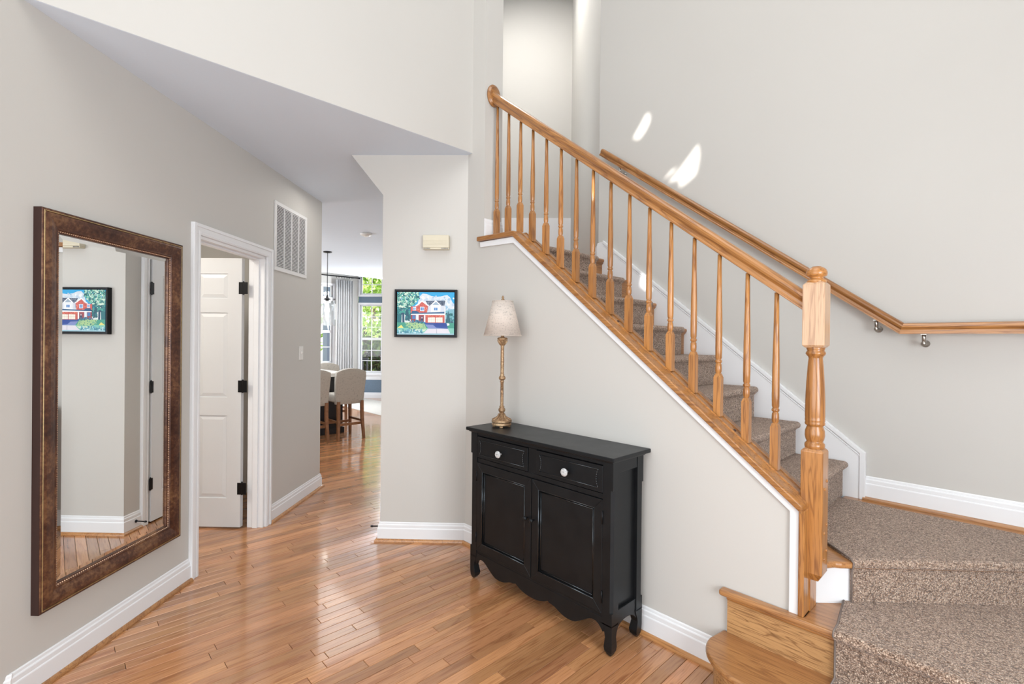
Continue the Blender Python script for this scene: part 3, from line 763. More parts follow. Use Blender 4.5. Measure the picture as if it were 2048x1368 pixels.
m.v = [(a, b, c * 1.0) for a, b, c in m.v]
o = m.obj('rosette', 'oakY'); o.rotation_euler = (0, PI / 2, 0); o.scale = (1.25, .95, 1); o.location = (-2.499, 2.170, railz(-2.5) + .028); rp(o)

# ------------------------------------------------------------------ wall handrail
wr = thing('wall_handrail', 'oak handrail bracketed to the wall beside the stairs', 'handrail', (-.44, 3.26, 1.5))
WP = [(a * .85, b * .9) for a, b in RPf]
def wrail(p0, p1, name, c0=0, c1=0):
    p0, p1 = Vector(p0), Vector(p1); d = p1 - p0; L_ = d.length; a_ = math.atan2(d.z, d.x)
    m = MB(); k = len(WP); vs = []
    for xx, cc in ((0, c0), (L_, c1)):
        for yy, zz in WP: vs.append((xx + zz * cc, yy, zz))
    m.add(vs, [tuple(range(k)), tuple(range(k, 2 * k))[::-1]] + [(i, (i + 1) % k, k + (i + 1) % k, k + i) for i in range(k)])
    o = m.obj(name, 'oakX', wr, rot=(0, -a_, 0), loc=p0 - Vector(wr.location)); return o
Pt, Pm, Pe = (-2.385, 3.26, 2.975), (-.435, 3.26, 1.503), (1.75, 3.26, 1.503)
aa = math.atan2(Pt[2] - Pm[2], Pm[0] - Pt[0]); tt = math.tan(aa / 2)
wrail(Pt, Pm, 'sloping_rail', 0, -tt); wrail(Pm, Pe, 'level_rail', tt, 0)
def bracket(x, zr):
    m = MB(); m.lathe([(.019, 0), (.019, .003), (.014, .007), (.008, .011), (.008, .018)], seg=18)
    m.M = Matrix.Identity(4)
    m.v = [(a, -c, b) for a, b, c in m.v]
    m.tube([(0, -.012, 0), (0, -.045, -.004), (0, -.066, .010), (0, -.070, .030), (0, -.070, .048)], [.008, .0075, .009, .0085, .008], 12)
    m.lathe([(0, -.012), (.008, -.008), (.011, 0), (.008, .010), (.006, .014)], 0, -.068, 14)
    m.box(-.012, .012, -.086, -.054, .046, .050)
    m.obj('bracket', 'chrome', wr, loc=Vector((x, 3.33, zr - .078)) - Vector(wr.location))
bracket(-2.21, 2.843); bracket(-.545, 1.584 - .003); bracket(-.345, 1.503); bracket(.9, 1.503)

# ------------------------------------------------------------------ mirror
mr_ = thing('wall_mirror', 'tall wall mirror in a mottled bronze beaded frame', 'mirror', uvw(LW, 2.253, .31), Q)
# local: x = depth from wall (+V), y along u
HU, HZ = .393, 1.622; fw_ = .088
frame_prof = [(0, 0), (.034, 0), (.036, .003), (.036, .008), (.033, .011), (.037, .014), (.040, .022), (.039, .036), (.034, .054), (.028, .066), (.0265, .070), (.028, .074), (.024, .078), (.020, .082), (.017, .088), (0, .088)]
def frame(mb, prof, hu, z0, z1, close=True):
    cs = [(-hu, z0, 1, 1), (hu, z0, -1, 1), (hu, z1, -1, -1), (-hu, z1, 1, -1)]; k = len(prof); vs = []
    for (a, z, sa, sz) in cs:
        for d, i in prof: vs.append((d, a + sa * i, z + sz * i))
    fs = []
    for c in range(4):
        for i in range(k if close else k - 1):
            j = (i + 1) % k; fs.append((c * k + i, c * k + j, ((c + 1) % 4) * k + j, ((c + 1) % 4) * k + i))
    mb.add(vs, fs)
m = MB(); frame(m, frame_prof, HU, 0, HZ); m.obj('frame', 'bronze', mr_, bevel=.001, seg=1)
m = MB(); frame(m, [(.034, .0075), (.0375, .0085), (.0375, .0105), (.034, .0115)], HU, 0, HZ); tag(m.obj('gold_line', 'gold_line', mr_), 'thin gold line around the frame')
m = MB(); frame(m, [(.0, -.001), (.033, -.001), (.033, .002), (.0, .002)], HU, 0, HZ); m.obj('outer_edge', 'bronzedark', mr_)
m = MB(); iu, iz0, iz1 = HU - .080, .080, HZ - .080; r = .0036
def bead(mb, x, y, z):
    vs = []; 
    for lat, rr in ((0, 1), (.75, .66)):
        for a in range(6): vs.append((x + r * lat, y + r * rr * math.cos(a * PI / 3), z + r * rr * math.sin(a * PI / 3)))
    vs.append((x + r, y, z))
    mb.add(vs, [(a, (a + 1) % 6, 6 + (a + 1) % 6, 6 + a) for a in range(6)] + [(6 + a, 6 + (a + 1) % 6, 12) for a in range(6)], True)
nu = int(2 * iu / .0095); nz = int((iz1 - iz0) / .0095)
for k in range(nu + 1):
    y = -iu + 2 * iu * k / nu; bead(m, .021, y, iz0); bead(m, .021, y, iz1)
for k in range(1, nz):
    z = iz0 + (iz1 - iz0) * k / nz; bead(m, .021, -iu, z); bead(m, .021, iu, z)
tag(m.obj('bead_trim', 'bead', mr_), 'coppery beading round the glass', kind='stuff')
m = MB(); g = HU - .086; bz = .022; z0, z1 = .086, HZ - .086; xg, xb = .013, .0105
m.add([(xb, -g, z0), (xb, g, z0), (xb, g, z1), (xb, -g, z1), (xg, -g + bz, z0 + bz), (xg, g - bz, z0 + bz), (xg, g - bz, z1 - bz), (xg, -g + bz, z1 - bz)],
      [(0, 1, 5, 4), (1, 2, 6, 5), (2, 3, 7, 6), (3, 0, 4, 7), (4, 5, 6, 7)])
m.obj('glass', 'mirror', mr_)

# ------------------------------------------------------------------ return-air grille, switch, chime, door stop, smoke alarm
gr = thing('return_air_grille', 'white louvered return-air grille high on the left wall', 'vent', uvw(LW, 3.957, 1.95), Q)
m = MB(); W2, Hh, e = .273, .541, .028
m.box(0, .010, -W2, W2, 0, e); m.box(0, .010, -W2, W2, Hh - e, Hh); m.box(0, .010, -W2, -W2 + e, e, Hh - e); m.box(0, .010, W2 - e, W2, e, Hh - e)
m.obj('frame', 'vent', gr, bevel=.002, seg=1)
m = MB(); m.box(.0005, .001, -W2 + .01, W2 - .01, .01, Hh - .01); m.obj('backing', 'void', gr)
cw = (2 * W2 - 2 * e) / 4
for k in range(4):
    ya = -W2 + e + k * cw
    if k:
        m = MB(); m.box(.001, .009, ya - .004, ya + .004, e, Hh - e); m.obj('mullion', 'vent', gr)
    m = MB(); n = 40
    for j in range(n):
        z = e + (Hh - 2 * e) * j / n
        m.add([(.0015, ya, z + .008), (.009, ya, z), (.009, ya, z + .0022), (.0015, ya, z + .0102), (.0015, ya + cw, z + .008), (.009, ya + cw, z), (.009, ya + cw, z + .0022), (.0015, ya + cw, z + .0102)],
              [(0, 1, 2, 3), (7, 6, 5, 4), (0, 4, 5, 1), (1, 5, 6, 2), (2, 6, 7, 3), (3, 7, 4, 0)])
    tag(m.obj('louvers', 'vent', gr), kind='stuff')
sw = thing('light_switch', 'small white light switch plate below the grille', 'switch', uvw(LW, 4.15, 1.235), Q)
m = MB(); m.box(0, .005, -.036, .036, 0, .118); m.obj('plate', 'whiteplastic', sw, bevel=.002)
m = MB(); m.sqloft([(.005, .006, -.005, .005, .047), (.005, .016, -.005, .005, .060), (.005, .009, -.005, .005, .071)]); m.obj('toggle', 'whiteplastic', sw)
for z in (.029, .089):
    m = MB(); m.box(.005, .006, -.003, .003, z - .003, z + .003); m.obj('screw', 'whiteplastic', sw)

chime = thing('door_chime', 'cream plastic door chime box above the painting', 'door chime', uvw(-.625, 3.38, 2.05), Q)
m = MB(); m.box(-.091, .091, -.048, 0, .012, .098); m.obj('cover', 'ivory', chime, bevel=.003)
m = MB(); m.box(-.088, .088, -.044, 0, 0, .012); m.obj('base', 'ivory', chime)
for z in (.030, .040, .050, .060):
    m = MB(); m.box(-.088, .075, -.0495, -.048, z, z + .0025); m.obj('rib', 'ivory', chime)
m = MB()
for k in range(8):
    for x0 in (-.084, .040): m.box(x0 + k * .0058, x0 + k * .0058 + .0028, -.0455, -.044, .001, .010)
tag(m.obj('sound_slots', 'void', chime), kind='stuff')

ds = thing('door_stop', 'small dark spring door stop on the hall baseboard', 'door stop', uvw(-1.026, 3.47, .065), Q)
m = MB(); m.tube([(0, 0, 0), (-.006, 0, 0), (-.010, 0, 0), (-.066, 0, -.002)], [.011, .010, .0045, .0042], 12); m.obj('shaft', 'black', ds)
m = MB(); m.tube([(-.066, 0, -.002), (-.070, 0, -.002), (-.080, 0, -.002)], [.007, .0075, .006], 12); m.obj('rubber_tip', 'black', ds)

sm = thing('smoke_alarm', 'round white smoke alarm on the hall ceiling', 'smoke alarm', uvw(-1.967, 5.886, CH))
m = MB(); m.lathe([(.07, 0), (.07, -.012), (.062, -.022), (.045, -.030), (.020, -.032), (0, -.032)], seg=28); m.obj('housing', 'whiteplastic', sm)
m = MB(); m.lathe([(.030, -.030), (.030, -.036), (.024, -.040), (0, -.040)], seg=20); m.obj('sensor_cap', 'whiteplastic', sm)

# ------------------------------------------------------------------ painting
pt = thing('painting', 'dark-framed painting of a brick two-storey house under blue sky', 'painting', uvw(-.694, 3.38, 1.437), Q)
PWd, PH = .436, .333
m = MB(); fo_, fd = .011, .038
for a in ((-PWd / 2, PWd / 2, 0, fo_), (-PWd / 2, PWd / 2, PH - fo_, PH)): m.box(a[0], a[1], -fd, 0, a[2], a[3])
m.box(-PWd / 2, -PWd / 2 + fo_, -fd, 0, fo_, PH - fo_); m.box(PWd / 2 - fo_, PWd / 2, -fd, 0, fo_, PH - fo_)
m.box(-PWd / 2 + .004, PWd / 2 - .004, -.018, -.002, .004, PH - .004)
m.obj('frame', 'black', pt)
def srgb(r_, g_, b_): return tuple(((c / 255) / 12.92 if c / 255 <= .04045 else ((c / 255 + .055) / 1.055) ** 2.4) for c in (r_, g_, b_))
CW, CHt = PWd - .036, PH - .036
m = MB(); lay = [0]
def quadp(col, pts, n=1):
    lay[0] += 1
    y = -.0335 - lay[0] * .00004
    m.col = srgb(*col)
    m.add([((x - 769) / 1222 * CW, y, .018 + (1165 - z) / 925 * CHt) for x, z in pts], [tuple(range(len(pts)))])
def dabs(cols, box_, n, r0, r1, seed, inside=None):
    rg = random.Random(seed); lay[0] += 1
    for _ in range(n):
        cx, cy = rg.uniform(box_[0], box_[2]), rg.uniform(box_[1], box_[3])
        if inside and not inside(cx, cy): continue
        rr = rg.uniform(r0, r1); m.col = srgb(*rg.choice(cols)); a0_ = rg.uniform(0, 6.28); el = rg.uniform(.5, 1)
        y = -.0335 - lay[0] * .00004 - rg.random() * .00004
        pts = []
        for k in range(6):
            a = 2 * PI * k / 6; px, pz = rr * math.cos(a), rr * el * math.sin(a)
            pts.append((max(158, min(1380, cx + px * math.cos(a0_) - pz * math.sin(a0_))), max(240, min(1165, cy + px * math.sin(a0_) + pz * math.cos(a0_)))))
        m.add([((x - 769) / 1222 * CW, y, .018 + (1165 - z) / 925 * CHt) for x, z in pts], [tuple(range(6))])
m.col = srgb(30, 150, 205); m.box(-CW / 2, CW / 2, -.0335, -.018, .018, .018 + CHt)
quadp((35, 160, 215), [(158, 240), (1380, 240), (1380, 560), (158, 560)])
quadp((205, 216, 226), [(600, 470), (640, 330), (700, 270), (790, 280), (880, 320), (1000, 340), (1090, 330), (1170, 310), (1230, 300), (1290, 350), (1330, 440), (1380, 520), (1380, 760), (600, 760)])
dabs([(225, 232, 238), (180, 200, 220), (150, 185, 212)], (640, 330, 1370, 620), 60, 18, 50, 1, lambda x, y: y > 330 + abs(x - 1000) * .05)
quadp((120, 175, 190), [(1190, 640), (1380, 600), (1380, 920), (1190, 920)])
dabs([(20, 90, 110), (30, 120, 120), (10, 60, 90), (90, 160, 165)], (1200, 700, 1375, 900), 80, 10, 26, 2)
quadp((28, 90, 105), [(1195, 900), (1250, 640), (1310, 900)])
quadp((215, 225, 225), [(158, 690), (470, 690), (470, 910), (158, 910)])
# tree
quadp((20, 105, 115), [(158, 640), (260, 640), (250, 950), (158, 950)])
dabs([(20, 110, 120), (12, 80, 100), (60, 150, 140)], (158, 480, 460, 720), 120, 22, 48, 3)
dabs([(110, 185, 165), (160, 205, 185), (60, 150, 140), (20, 110, 115), (200, 222, 205), (14, 90, 100)], (158, 245, 620, 560), 460, 12, 34, 4, lambda x, y: y < 600 - (x - 400) * .95 if x > 400 else True)
dabs([(190, 220, 200), (225, 232, 225)], (160, 260, 560, 640), 50, 6, 13, 5, lambda x, y: x + y < 1000)
quadp((22, 70, 100), [(268, 690), (312, 690), (318, 980), (330, 1080), (280, 1080), (272, 960)])
dabs([(14, 80, 100), (30, 110, 120)], (350, 690, 450, 850), 40, 16, 36, 6)
# lawn and drive
quadp((60, 150, 130), [(158, 900), (1380, 900), (1380, 1060), (158, 1060)])
quadp((120, 190, 175), [(158, 1020), (1380, 1020), (1380, 1165), (158, 1165)])
quadp((160, 195, 140), [(330, 905), (560, 890), (740, 930), (790, 1040), (420, 1030)])
dabs([(165, 195, 140), (90, 160, 140), (130, 180, 135), (40, 115, 120)], (350, 905, 740, 1030), 60, 6, 22, 7)
quadp((225, 215, 120), [(165, 1020), (250, 955), (300, 1020)])
quadp((200, 220, 190), [(440, 1050), (790, 1050), (740, 1090), (500, 1100)])
dabs([(90, 160, 180), (150, 200, 210), (60, 130, 150), (190, 215, 220)], (165, 1060, 720, 1160), 90, 10, 34, 8)
quadp((35, 75, 150), [(730, 900), (1210, 900), (1250, 1030), (830, 1030)])
quadp((120, 135, 190), [(760, 940), (930, 950), (1000, 1010), (1230, 1030), (830, 1030)])
quadp((20, 60, 145), [(950, 905), (1200, 905), (1230, 990), (980, 985)])
quadp((215, 212, 222), [(820, 1035), (1250, 1030), (1300, 1135), (720, 1135)])
quadp((120, 130, 160), [(1003, 1035), (1010, 1035), (1012, 1135), (1004, 1135)])
quadp((150, 190, 205), [(158, 1138), (1380, 1132), (1380, 1165), (158, 1165)])
quadp((225, 232, 235), [(1220, 910), (1270, 915), (1285, 950), (1240, 970)])
# house
quadp((70, 85, 110), [(760, 430), (1190, 420), (1170, 530), (840, 530)])
dabs([(110, 125, 145), (45, 60, 90), (140, 150, 165)], (800, 435, 1170, 520), 60, 8, 16, 9)
quadp((200, 90, 85), [(450, 560), (600, 540), (600, 700), (450, 690)])
quadp((205, 210, 222), [(830, 530), (1190, 530), (1190, 690), (830, 690)])
quadp((192, 84, 78), [(585, 560), (695, 440), (820, 545), (800, 690), (585, 690)])
dabs([(225, 120, 100), (180, 60, 65), (235, 150, 120)], (600, 510, 800, 680), 90, 6, 12, 10)
quadp((235, 240, 245), [(540, 540), (690, 415), (840, 530), (820, 545), (690, 450), (560, 555)])
quadp((225, 230, 235), [(880, 530), (990, 430), (1090, 540), (1080, 690), (880, 690)])
quadp((150, 170, 190), [(910, 515), (990, 445), (1070, 520)])
quadp((245, 247, 250), [(865, 530), (985, 410), (1105, 535), (1080, 540), (988, 440), (890, 535)])
for x_, z_, w2, h2 in ((530, 600, 34, 36), (695, 605, 44, 46), (985, 605, 48, 40)):
    quadp((245, 248, 252), [(x_ - w2, z_ - h2), (x_ + w2, z_ - h2), (x_ + w2, z_ + h2), (x_ - w2, z_ + h2)])
    quadp((70, 130, 195), [(x_ - w2 + 10, z_ - h2 + 10), (x_ + w2 - 10, z_ - h2 + 10), (x_ + w2 - 10, z_ + h2 - 10), (x_ - w2 + 10, z_ + h2 - 10)])
    quadp((245, 248, 252), [(x_ - 3, z_ - h2), (x_ + 3, z_ - h2), (x_ + 3, z_ + h2), (x_ - 3, z_ + h2)])
quadp((235, 238, 240), [(885, 665), (1080, 665), (1080, 688), (885, 688)])
quadp((25, 85, 130), [(470, 690), (480, 650), (580, 650), (640, 690), (1170, 665), (1170, 705), (470, 720)])
quadp((230, 236, 240), [(455, 715), (1190, 700), (1190, 735), (455, 735)])
quadp((150, 60, 70), [(455, 735), (770, 735), (770, 880), (455, 880)])
quadp((205, 215, 225), [(560, 735), (620, 735), (620, 880), (560, 880)])
quadp((190, 88, 76), [(770, 735), (1175, 735), (1175, 905), (770, 905)])
dabs([(230, 125, 95), (185, 65, 60)], (780, 740, 1170, 780), 50, 6, 12, 11)
quadp((70, 120, 180), [(485, 745), (550, 745), (550, 825), (485, 825)])
quadp((235, 240, 243), [(590, 740), (615, 740), (615, 890), (590, 890)]); quadp((235, 240, 243), [(735, 740), (765, 740), (765, 890), (735, 890)])
quadp((45, 60, 90), [(665, 770), (720, 770), (720, 860), (665, 860)]); quadp((220, 190, 190), [(680, 780), (705, 780), (705, 810), (680, 810)])
for xa in (820, 985):
    quadp((238, 232, 220), [(xa, 790), (xa + 148, 785), (xa + 150, 895), (xa, 895)])
    for q in (1, 2, 3): quadp((190, 180, 165), [(xa + 37 * q - 2, 790), (xa + 37 * q + 2, 790), (xa + 37 * q + 2, 895), (xa + 37 * q - 2, 895)])
    quadp((190, 180, 165), [(xa, 838), (xa + 148, 838), (xa + 148, 843), (xa, 843)])
quadp((240, 243, 246), [(1178, 560), (1195, 560), (1195, 905), (1178, 905)])
dabs([(60, 120, 150), (30, 90, 120)], (430, 850, 740, 905), 40, 8, 20, 12)
tag(m.obj('canvas', 'paint', pt), 'painted canvas of a house with lawn and driveway')

# ------------------------------------------------------------------ console cabinet
cb = thing('console_cabinet', 'narrow black console cabinet with two drawers and two doors', 'cabinet', (-1.75, 1.945, 0))
FY, BY = -.135, .115; HW = .505; TZ = .905
m = MB(); m.box(-.525, .525, -.162, .150, TZ - .020, TZ); m.obj('top', 'satin', cb, bevel=.004)
m = MB(); m.box(-.512, .512, -.148, .120, TZ - .028, TZ - .020); m.obj('top_molding', 'satin', cb, bevel=.003)
PO = .055
# posts
def post(sx, front):
    m = MB(); x0, x1 = (sx * HW, sx * (HW - PO)); y0 = FY if front else BY; sy = 1 if front else -1; d = .05
    def sec(cut):
        c = cut; return [(x0 - sx * c, y0), (x1, y0), (x1, y0 + sy * d), (x0, y0 + sy * d), (x0, y0 + sy * c)]
    for (za, zb_, c) in ((.14, .20, .0005), (.20, .75, .012), (.75, TZ - .028, .0005)): m.prism(sec(c), za, zb_)
    return m.obj('post', 'satin', cb)
for sx in (-1, 1):
    for fr in (True, False): post(sx, fr)
    for fr in (True, False):
        m = MB(); y0 = FY if fr else BY; sy = 1 if fr else -1; xx = sx * HW
        secs = []
        for z, wd, pull in ((.145, .056, 0), (.125, .050, 0), (.105, .040, 0), (.085, .036, 0), (.062, .040, 0), (.040, .044, .001), (.022, .041, .003), (.008, .030, .008), (0, .016, .014)):
            a = sorted((xx - sx * pull, xx - sx * wd)); b = sorted((y0 + sy * pull, y0 + sy * wd)); secs.append((a[0], a[1], b[0], b[1], z))
        m.sqloft(secs[::-1]); m.obj('leg', 'satin', cb, bevel=.004)
IX = HW - PO
for bb_ in ((-IX, IX, .858, TZ - .028), (-IX, IX, .703, .728), (-.030, .030, .728, .858), (-IX, IX, .166, .182)):
    m = MB(); m.box(bb_[0], bb_[1], FY + .004, FY + .03, bb_[2], bb_[3]); m.obj('rail' if bb_[1] > .1 else 'stile', 'satin', cb, bevel=.0015, seg=1)
m = MB(); m.box(-IX, IX, FY + .03, FY + .034, .18, .858); m.box(-HW + .02, HW - .02, BY - .02, BY - .012, .14, .87); m.box(-IX - .02, IX + .02, FY + .03, BY - .02, .170, .185); m.obj('carcass', 'satin', cb)
# apron with scallops
half = [(0, .078), (.05, .082), (.09, .094), (.118, .107), (.128, .102), (.165, .096), (.205, .080), (.245, .073), (.29, .078), (.33, .100), (.37, .126), (.40, .136), (.430, .128), (.455, .100)]
bot = [(-a, b) for a, b in half[::-1]] + half[1:]
# smooth
def cr(pts, n=4):
    out = []
    for i in range(len(pts) - 1):
        p0, p1, p2, p3 = pts[max(i - 1, 0)], pts[i], pts[i + 1], pts[min(i + 2, len(pts) - 1)]
        for j in range(n):
            t_ = j / n
            out.append(tuple(.5 * (2 * p1[k] + (p2[k] - p0[k]) * t_ + (2 * p0[k] - 5 * p1[k] + 4 * p2[k] - p3[k]) * t_ ** 2 + (3 * p1[k] - p0[k] - 3 * p2[k] + p3[k]) * t_ ** 3) for k in (0, 1)))
    return out + [pts[-1]]
m = MB(); m.prism(cr(bot) + [(.46, .168), (-.46, .168)], FY + .002, FY + .022, 'XZ'); m.obj('apron', 'satin', cb, bevel=.003)
for sx in (-1, 1):
    xa, xb = sorted((sx * (HW - .004), sx * (HW - .024)))
    m = MB(); m.prism(cr([(FY + .045, .105), (FY + .07, .130), (-.01, .141), (.04, .130), (BY - .045, .105)]) + [(BY - .045, .20), (FY + .045, .20)], xa, xb, 'YZ')
    m.obj('side_apron', 'satin', cb, bevel=.002)
    m = MB(); xa, xb = sorted((sx * (HW - .018), sx * (HW - .026))); m.box(xa, xb, FY + .04, BY - .04, .19, .84)
    m.obj('side_panel', 'satin', cb)
    m = MB(); xa, xb = sorted((sx * (HW - .002), sx * (HW - .022))); m.box(xa, xb, FY + .045, BY - .045, .825, TZ - .028); m.obj('side_rail', 'satin', cb, bevel=.002)
# drawers
def drawer(xa, xb, za=.731, zb=.855):
    m = MB(); m.box(xa + .002, xb - .002, FY - .001, FY + .028, za, zb)
    d = m.obj('drawer', 'satin', cb, bevel=.0015, seg=1)
    # raised plaque line with scooped ends
    xc, zc = (xa + xb) / 2, (za + zb) / 2; hw, hh = (xb - xa) / 2 - .026, (zb - za) / 2 - .020
    pts = []
    R_ = .11
    for sx, rng in ((1, (1, -1)), (-1, (-1, 1))):
        for j in range(9):
            q = rng[0] + (rng[1] - rng[0]) * j / 8
            pts.append((xc + sx * (hw - .011 * (1 - q * q)), FY - .002, zc + q * hh))
    m = MB(); loop = pts + [pts[0], pts[1]]
    n = len(pts)
    for i in range(n):
        m.tube([pts[i], pts[(i + 1) % n]], .0022, 6, smooth=True)
    m.obj('bead_molding', 'gloss', d)
    kx = xc - (.0 if xa < 0 else .012) + (.002 if xa < 0 else 0)
    m = MB(); m.lathe([(.006, 0), (.006, .012), (.010, .016), (.0185, .019), (.0200, .024), (.0185, .028), (.012, .031), (0, .032)], seg=24)
    m.lathe([(.0125, .0302), (.0145, .0318), (.0155, .0296)], seg=24)
    for a in range(8):
        A = a * PI / 4; m.tube([(.004 * math.cos(A), .004 * math.sin(A), .0322), (.0085 * math.cos(A), .0085 * math.sin(A), .0330), (.0125 * math.cos(A), .0125 * math.sin(A), .0305)], [.001, .0020, .001], 6)
    tag(m.obj('knob', 'ceramic', d, loc=(xc - (.0 if xa < 0 else -.0), FY - .001, zc - .006), rot=(PI / 2, 0, 0)), 'round white embossed knob')
drawer(-IX, -.030); drawer(.030, IX)
def door(xa, xb, za=.184, zb=.701, knobx=0, hx=0):
    e = .048; m = MB()
    fr = [(xa + .0015, za), (xb - .0015, za), (xb - .0015, zb), (xa + .0015, zb)]; hl = [(xa + e, za + e), (xa + e, zb - e), (xb - e, zb - e), (xb - e, za + e)]
    # four mitred members
    O = [(xa + .0015, za), (xb - .0015, za), (xb - .0015, zb), (xa + .0015, zb)]; I = [(xa + e, za + e), (xb - e, za + e), (xb - e, zb - e), (xa + e, zb - e)]
    for i in range(4):
        j = (i + 1) % 4; m.prism([O[i], O[j], I[j], I[i]], FY - .001, FY + .020, 'XZ')
    d = m.obj('door', 'satin', cb, bevel=.001, seg=1)
    m = MB(); m.box(xa + e - .002, xb - e + .002, FY + .010, FY + .016, za + e - .002, zb - e + .002); m.obj('panel', 'satin', d)
    m = MB()
    for off, rr in ((.000, .0035), (.011, .0028)):
        c = [(xa + e + off, za + e + off), (xb - e - off, za + e + off), (xb - e - off, zb - e - off), (xa + e + off, zb - e - off)]
        yy = FY + .002 if off == 0 else FY + .008
        for i in range(4):
            a, b = c[i], c[(i + 1) % 4]; m.tube([(a[0], yy, a[1]), (b[0], yy, b[1])], rr, 8)
    c0, c1 = (0, .011)
    m.obj('panel_molding', 'gloss', d)
    m = MB(); m.lathe([(.005, 0), (.0045, .010), (.008, .014), (.0115, .019), (.0105, .024), (.006, .027), (0, .028)], seg=18)
    m.obj('knob', 'satin', d, loc=(knobx, FY - .001, .49), rot=(PI / 2, 0, 0))
    for z in (.26, .62):
        m = MB(); m.lathe([(.003, -.028), (.003, .028)], hx, FY - .003, 8); m.obj('hinge', 'black', d, loc=(0, 0, z))
door(-IX, -.001, knobx=-.028, hx=-IX); door(.001, IX, knobx=.012 + .006, hx=IX)

# ------------------------------------------------------------------ table lamp
lp_ = thing('table_lamp', 'slim antique gold table lamp with linen shade on black cabinet', 'lamp', (-2.135, 1.945, TZ))
m = MB(); m.lathe([(.046, .009), (.050, .012), (.0505, .018), (.047, .022), (.048, .026), (.0515, .031), (.0515, .038), (.047, .043), (.034, .048), (.020, .058), (.014, .070), (.012, .084)], seg=32)
base = m.obj('base', 'antique', lp_)
for k in range(4):
    A = Q + k * PI / 2; m = MB(); m.M = Matrix.Rotation(A, 4, 'Z'); m.box(.028, .045, -.009, .009, 0, .012); m.obj('foot', 'antique', base, bevel=.003)
m = MB()
for k in range(10):
    A = 2 * PI * k / 10; c, s_ = math.cos(A), math.sin(A)
    m.tube([(.014 * c, .014 * s_, .078), (.020 * c, .020 * s_, .060), (.034 * c, .034 * s_, .048), (.046 * c, .046 * s_, .042), (.050 * c, .050 * s_, .045)], [.003, .0045, .006, .0055, .003], 8)
m.obj('acanthus_leaves', 'antique', base)
m = MB(); m.lathe([(.011, .080), (.012, .086), (.0165, .092), (.018, .100), (.0165, .108), (.011, .114), (.013, .118), (.013, .122), (.008, .126), (.008, .262), (.010, .266), (.0115, .270), (.008, .274), (.010, .278), (.0165, .284), (.0180, .291), (.0160, .299), (.010, .305), (.0115, .310), (.009, .314), (.0088, .480), (.011, .490), (.015, .500), (.020, .508), (.0215, .516), (.026, .520), (.0265, .528), (.022, .533), (.010, .535), (.0085, .540), (.0085, .575), (.0035, .578), (.0035, .757)], seg=24)
m.obj('stem', 'antique', lp_)
m = MB()
for k in range(8):
    A = 2 * PI * k / 8; c, s_ = math.cos(A), math.sin(A)
    m.tube([(.010 * c, .010 * s_, .486), (.015 * c, .015 * s_, .497), (.021 * c, .021 * s_, .510), (.027 * c, .027 * s_, .514)], [.002, .004, .004, .002], 6)
m.obj('capital', 'antique', lp_)
m = MB(); seg = 48
zs0, zs1, r0_, r1_ = .545, .750, .096, .052
prof = [(r0_, zs0), (r1_, zs1), (r1_ - .0015, zs1), (r0_ - .0015, zs0), (r0_, zs0)]
vs = []; fs = []
for rr, z in prof[:4]:
    for i in range(seg): vs.append((rr * math.cos(2 * PI * i / seg), rr * math.sin(2 * PI * i / seg), z))
for j in range(4):
    for i in range(seg): fs.append((j * seg + i, j * seg + (i + 1) % seg, ((j + 1) % 4) * seg + (i + 1) % seg, ((j + 1) % 4) * seg + i))
m.add(vs, fs, True); sh = m.obj('lamp_shade', 'shade', lp_)
for rr, z in ((r0_, zs0), (r1_, zs1)):
    m = MB(); m.tube([(rr * math.cos(2 * PI * i / 40), rr * math.sin(2 * PI * i / 40), z) for i in range(41)], .0022, 6); m.obj('shade_rim', 'shade', sh)
m = MB()
for k in range(3):
    A = 2 * PI * k / 3; m.tube([(0, 0, .742), (r1_ * math.cos(A), r1_ * math.sin(A), .746)], .0012, 6)
m.obj('spider', 'antique', lp_)
m = MB(); m.lathe([(.003, .752), (.008, .756), (.009, .761), (.004, .765), (.006, .769), (.0065, .774), (.004, .780), (0, .786)], seg=16); m.obj('finial', 'antique', lp_)
m = MB(); m.lathe([(.010, .585), (.013, .60), (.021, .635), (.020, .655), (.012, .668), (0, .672)], seg=18); m.obj('bulb', 'whiteplastic', lp_)
for ch_ in lp_.children: ch_.scale = (1.18, 1.18, 1)
bl = bpy.data.lights.new('lamp_bulb_light', 'POINT'); bl.energy = 1.7; bl.color = (1, .78, .6); bl.shadow_soft_size = .02
bo = bpy.data.objects.new('lamp_bulb_light', bl); COL.objects.link(bo); bo.location = (-2.135, 1.945, TZ + .63)

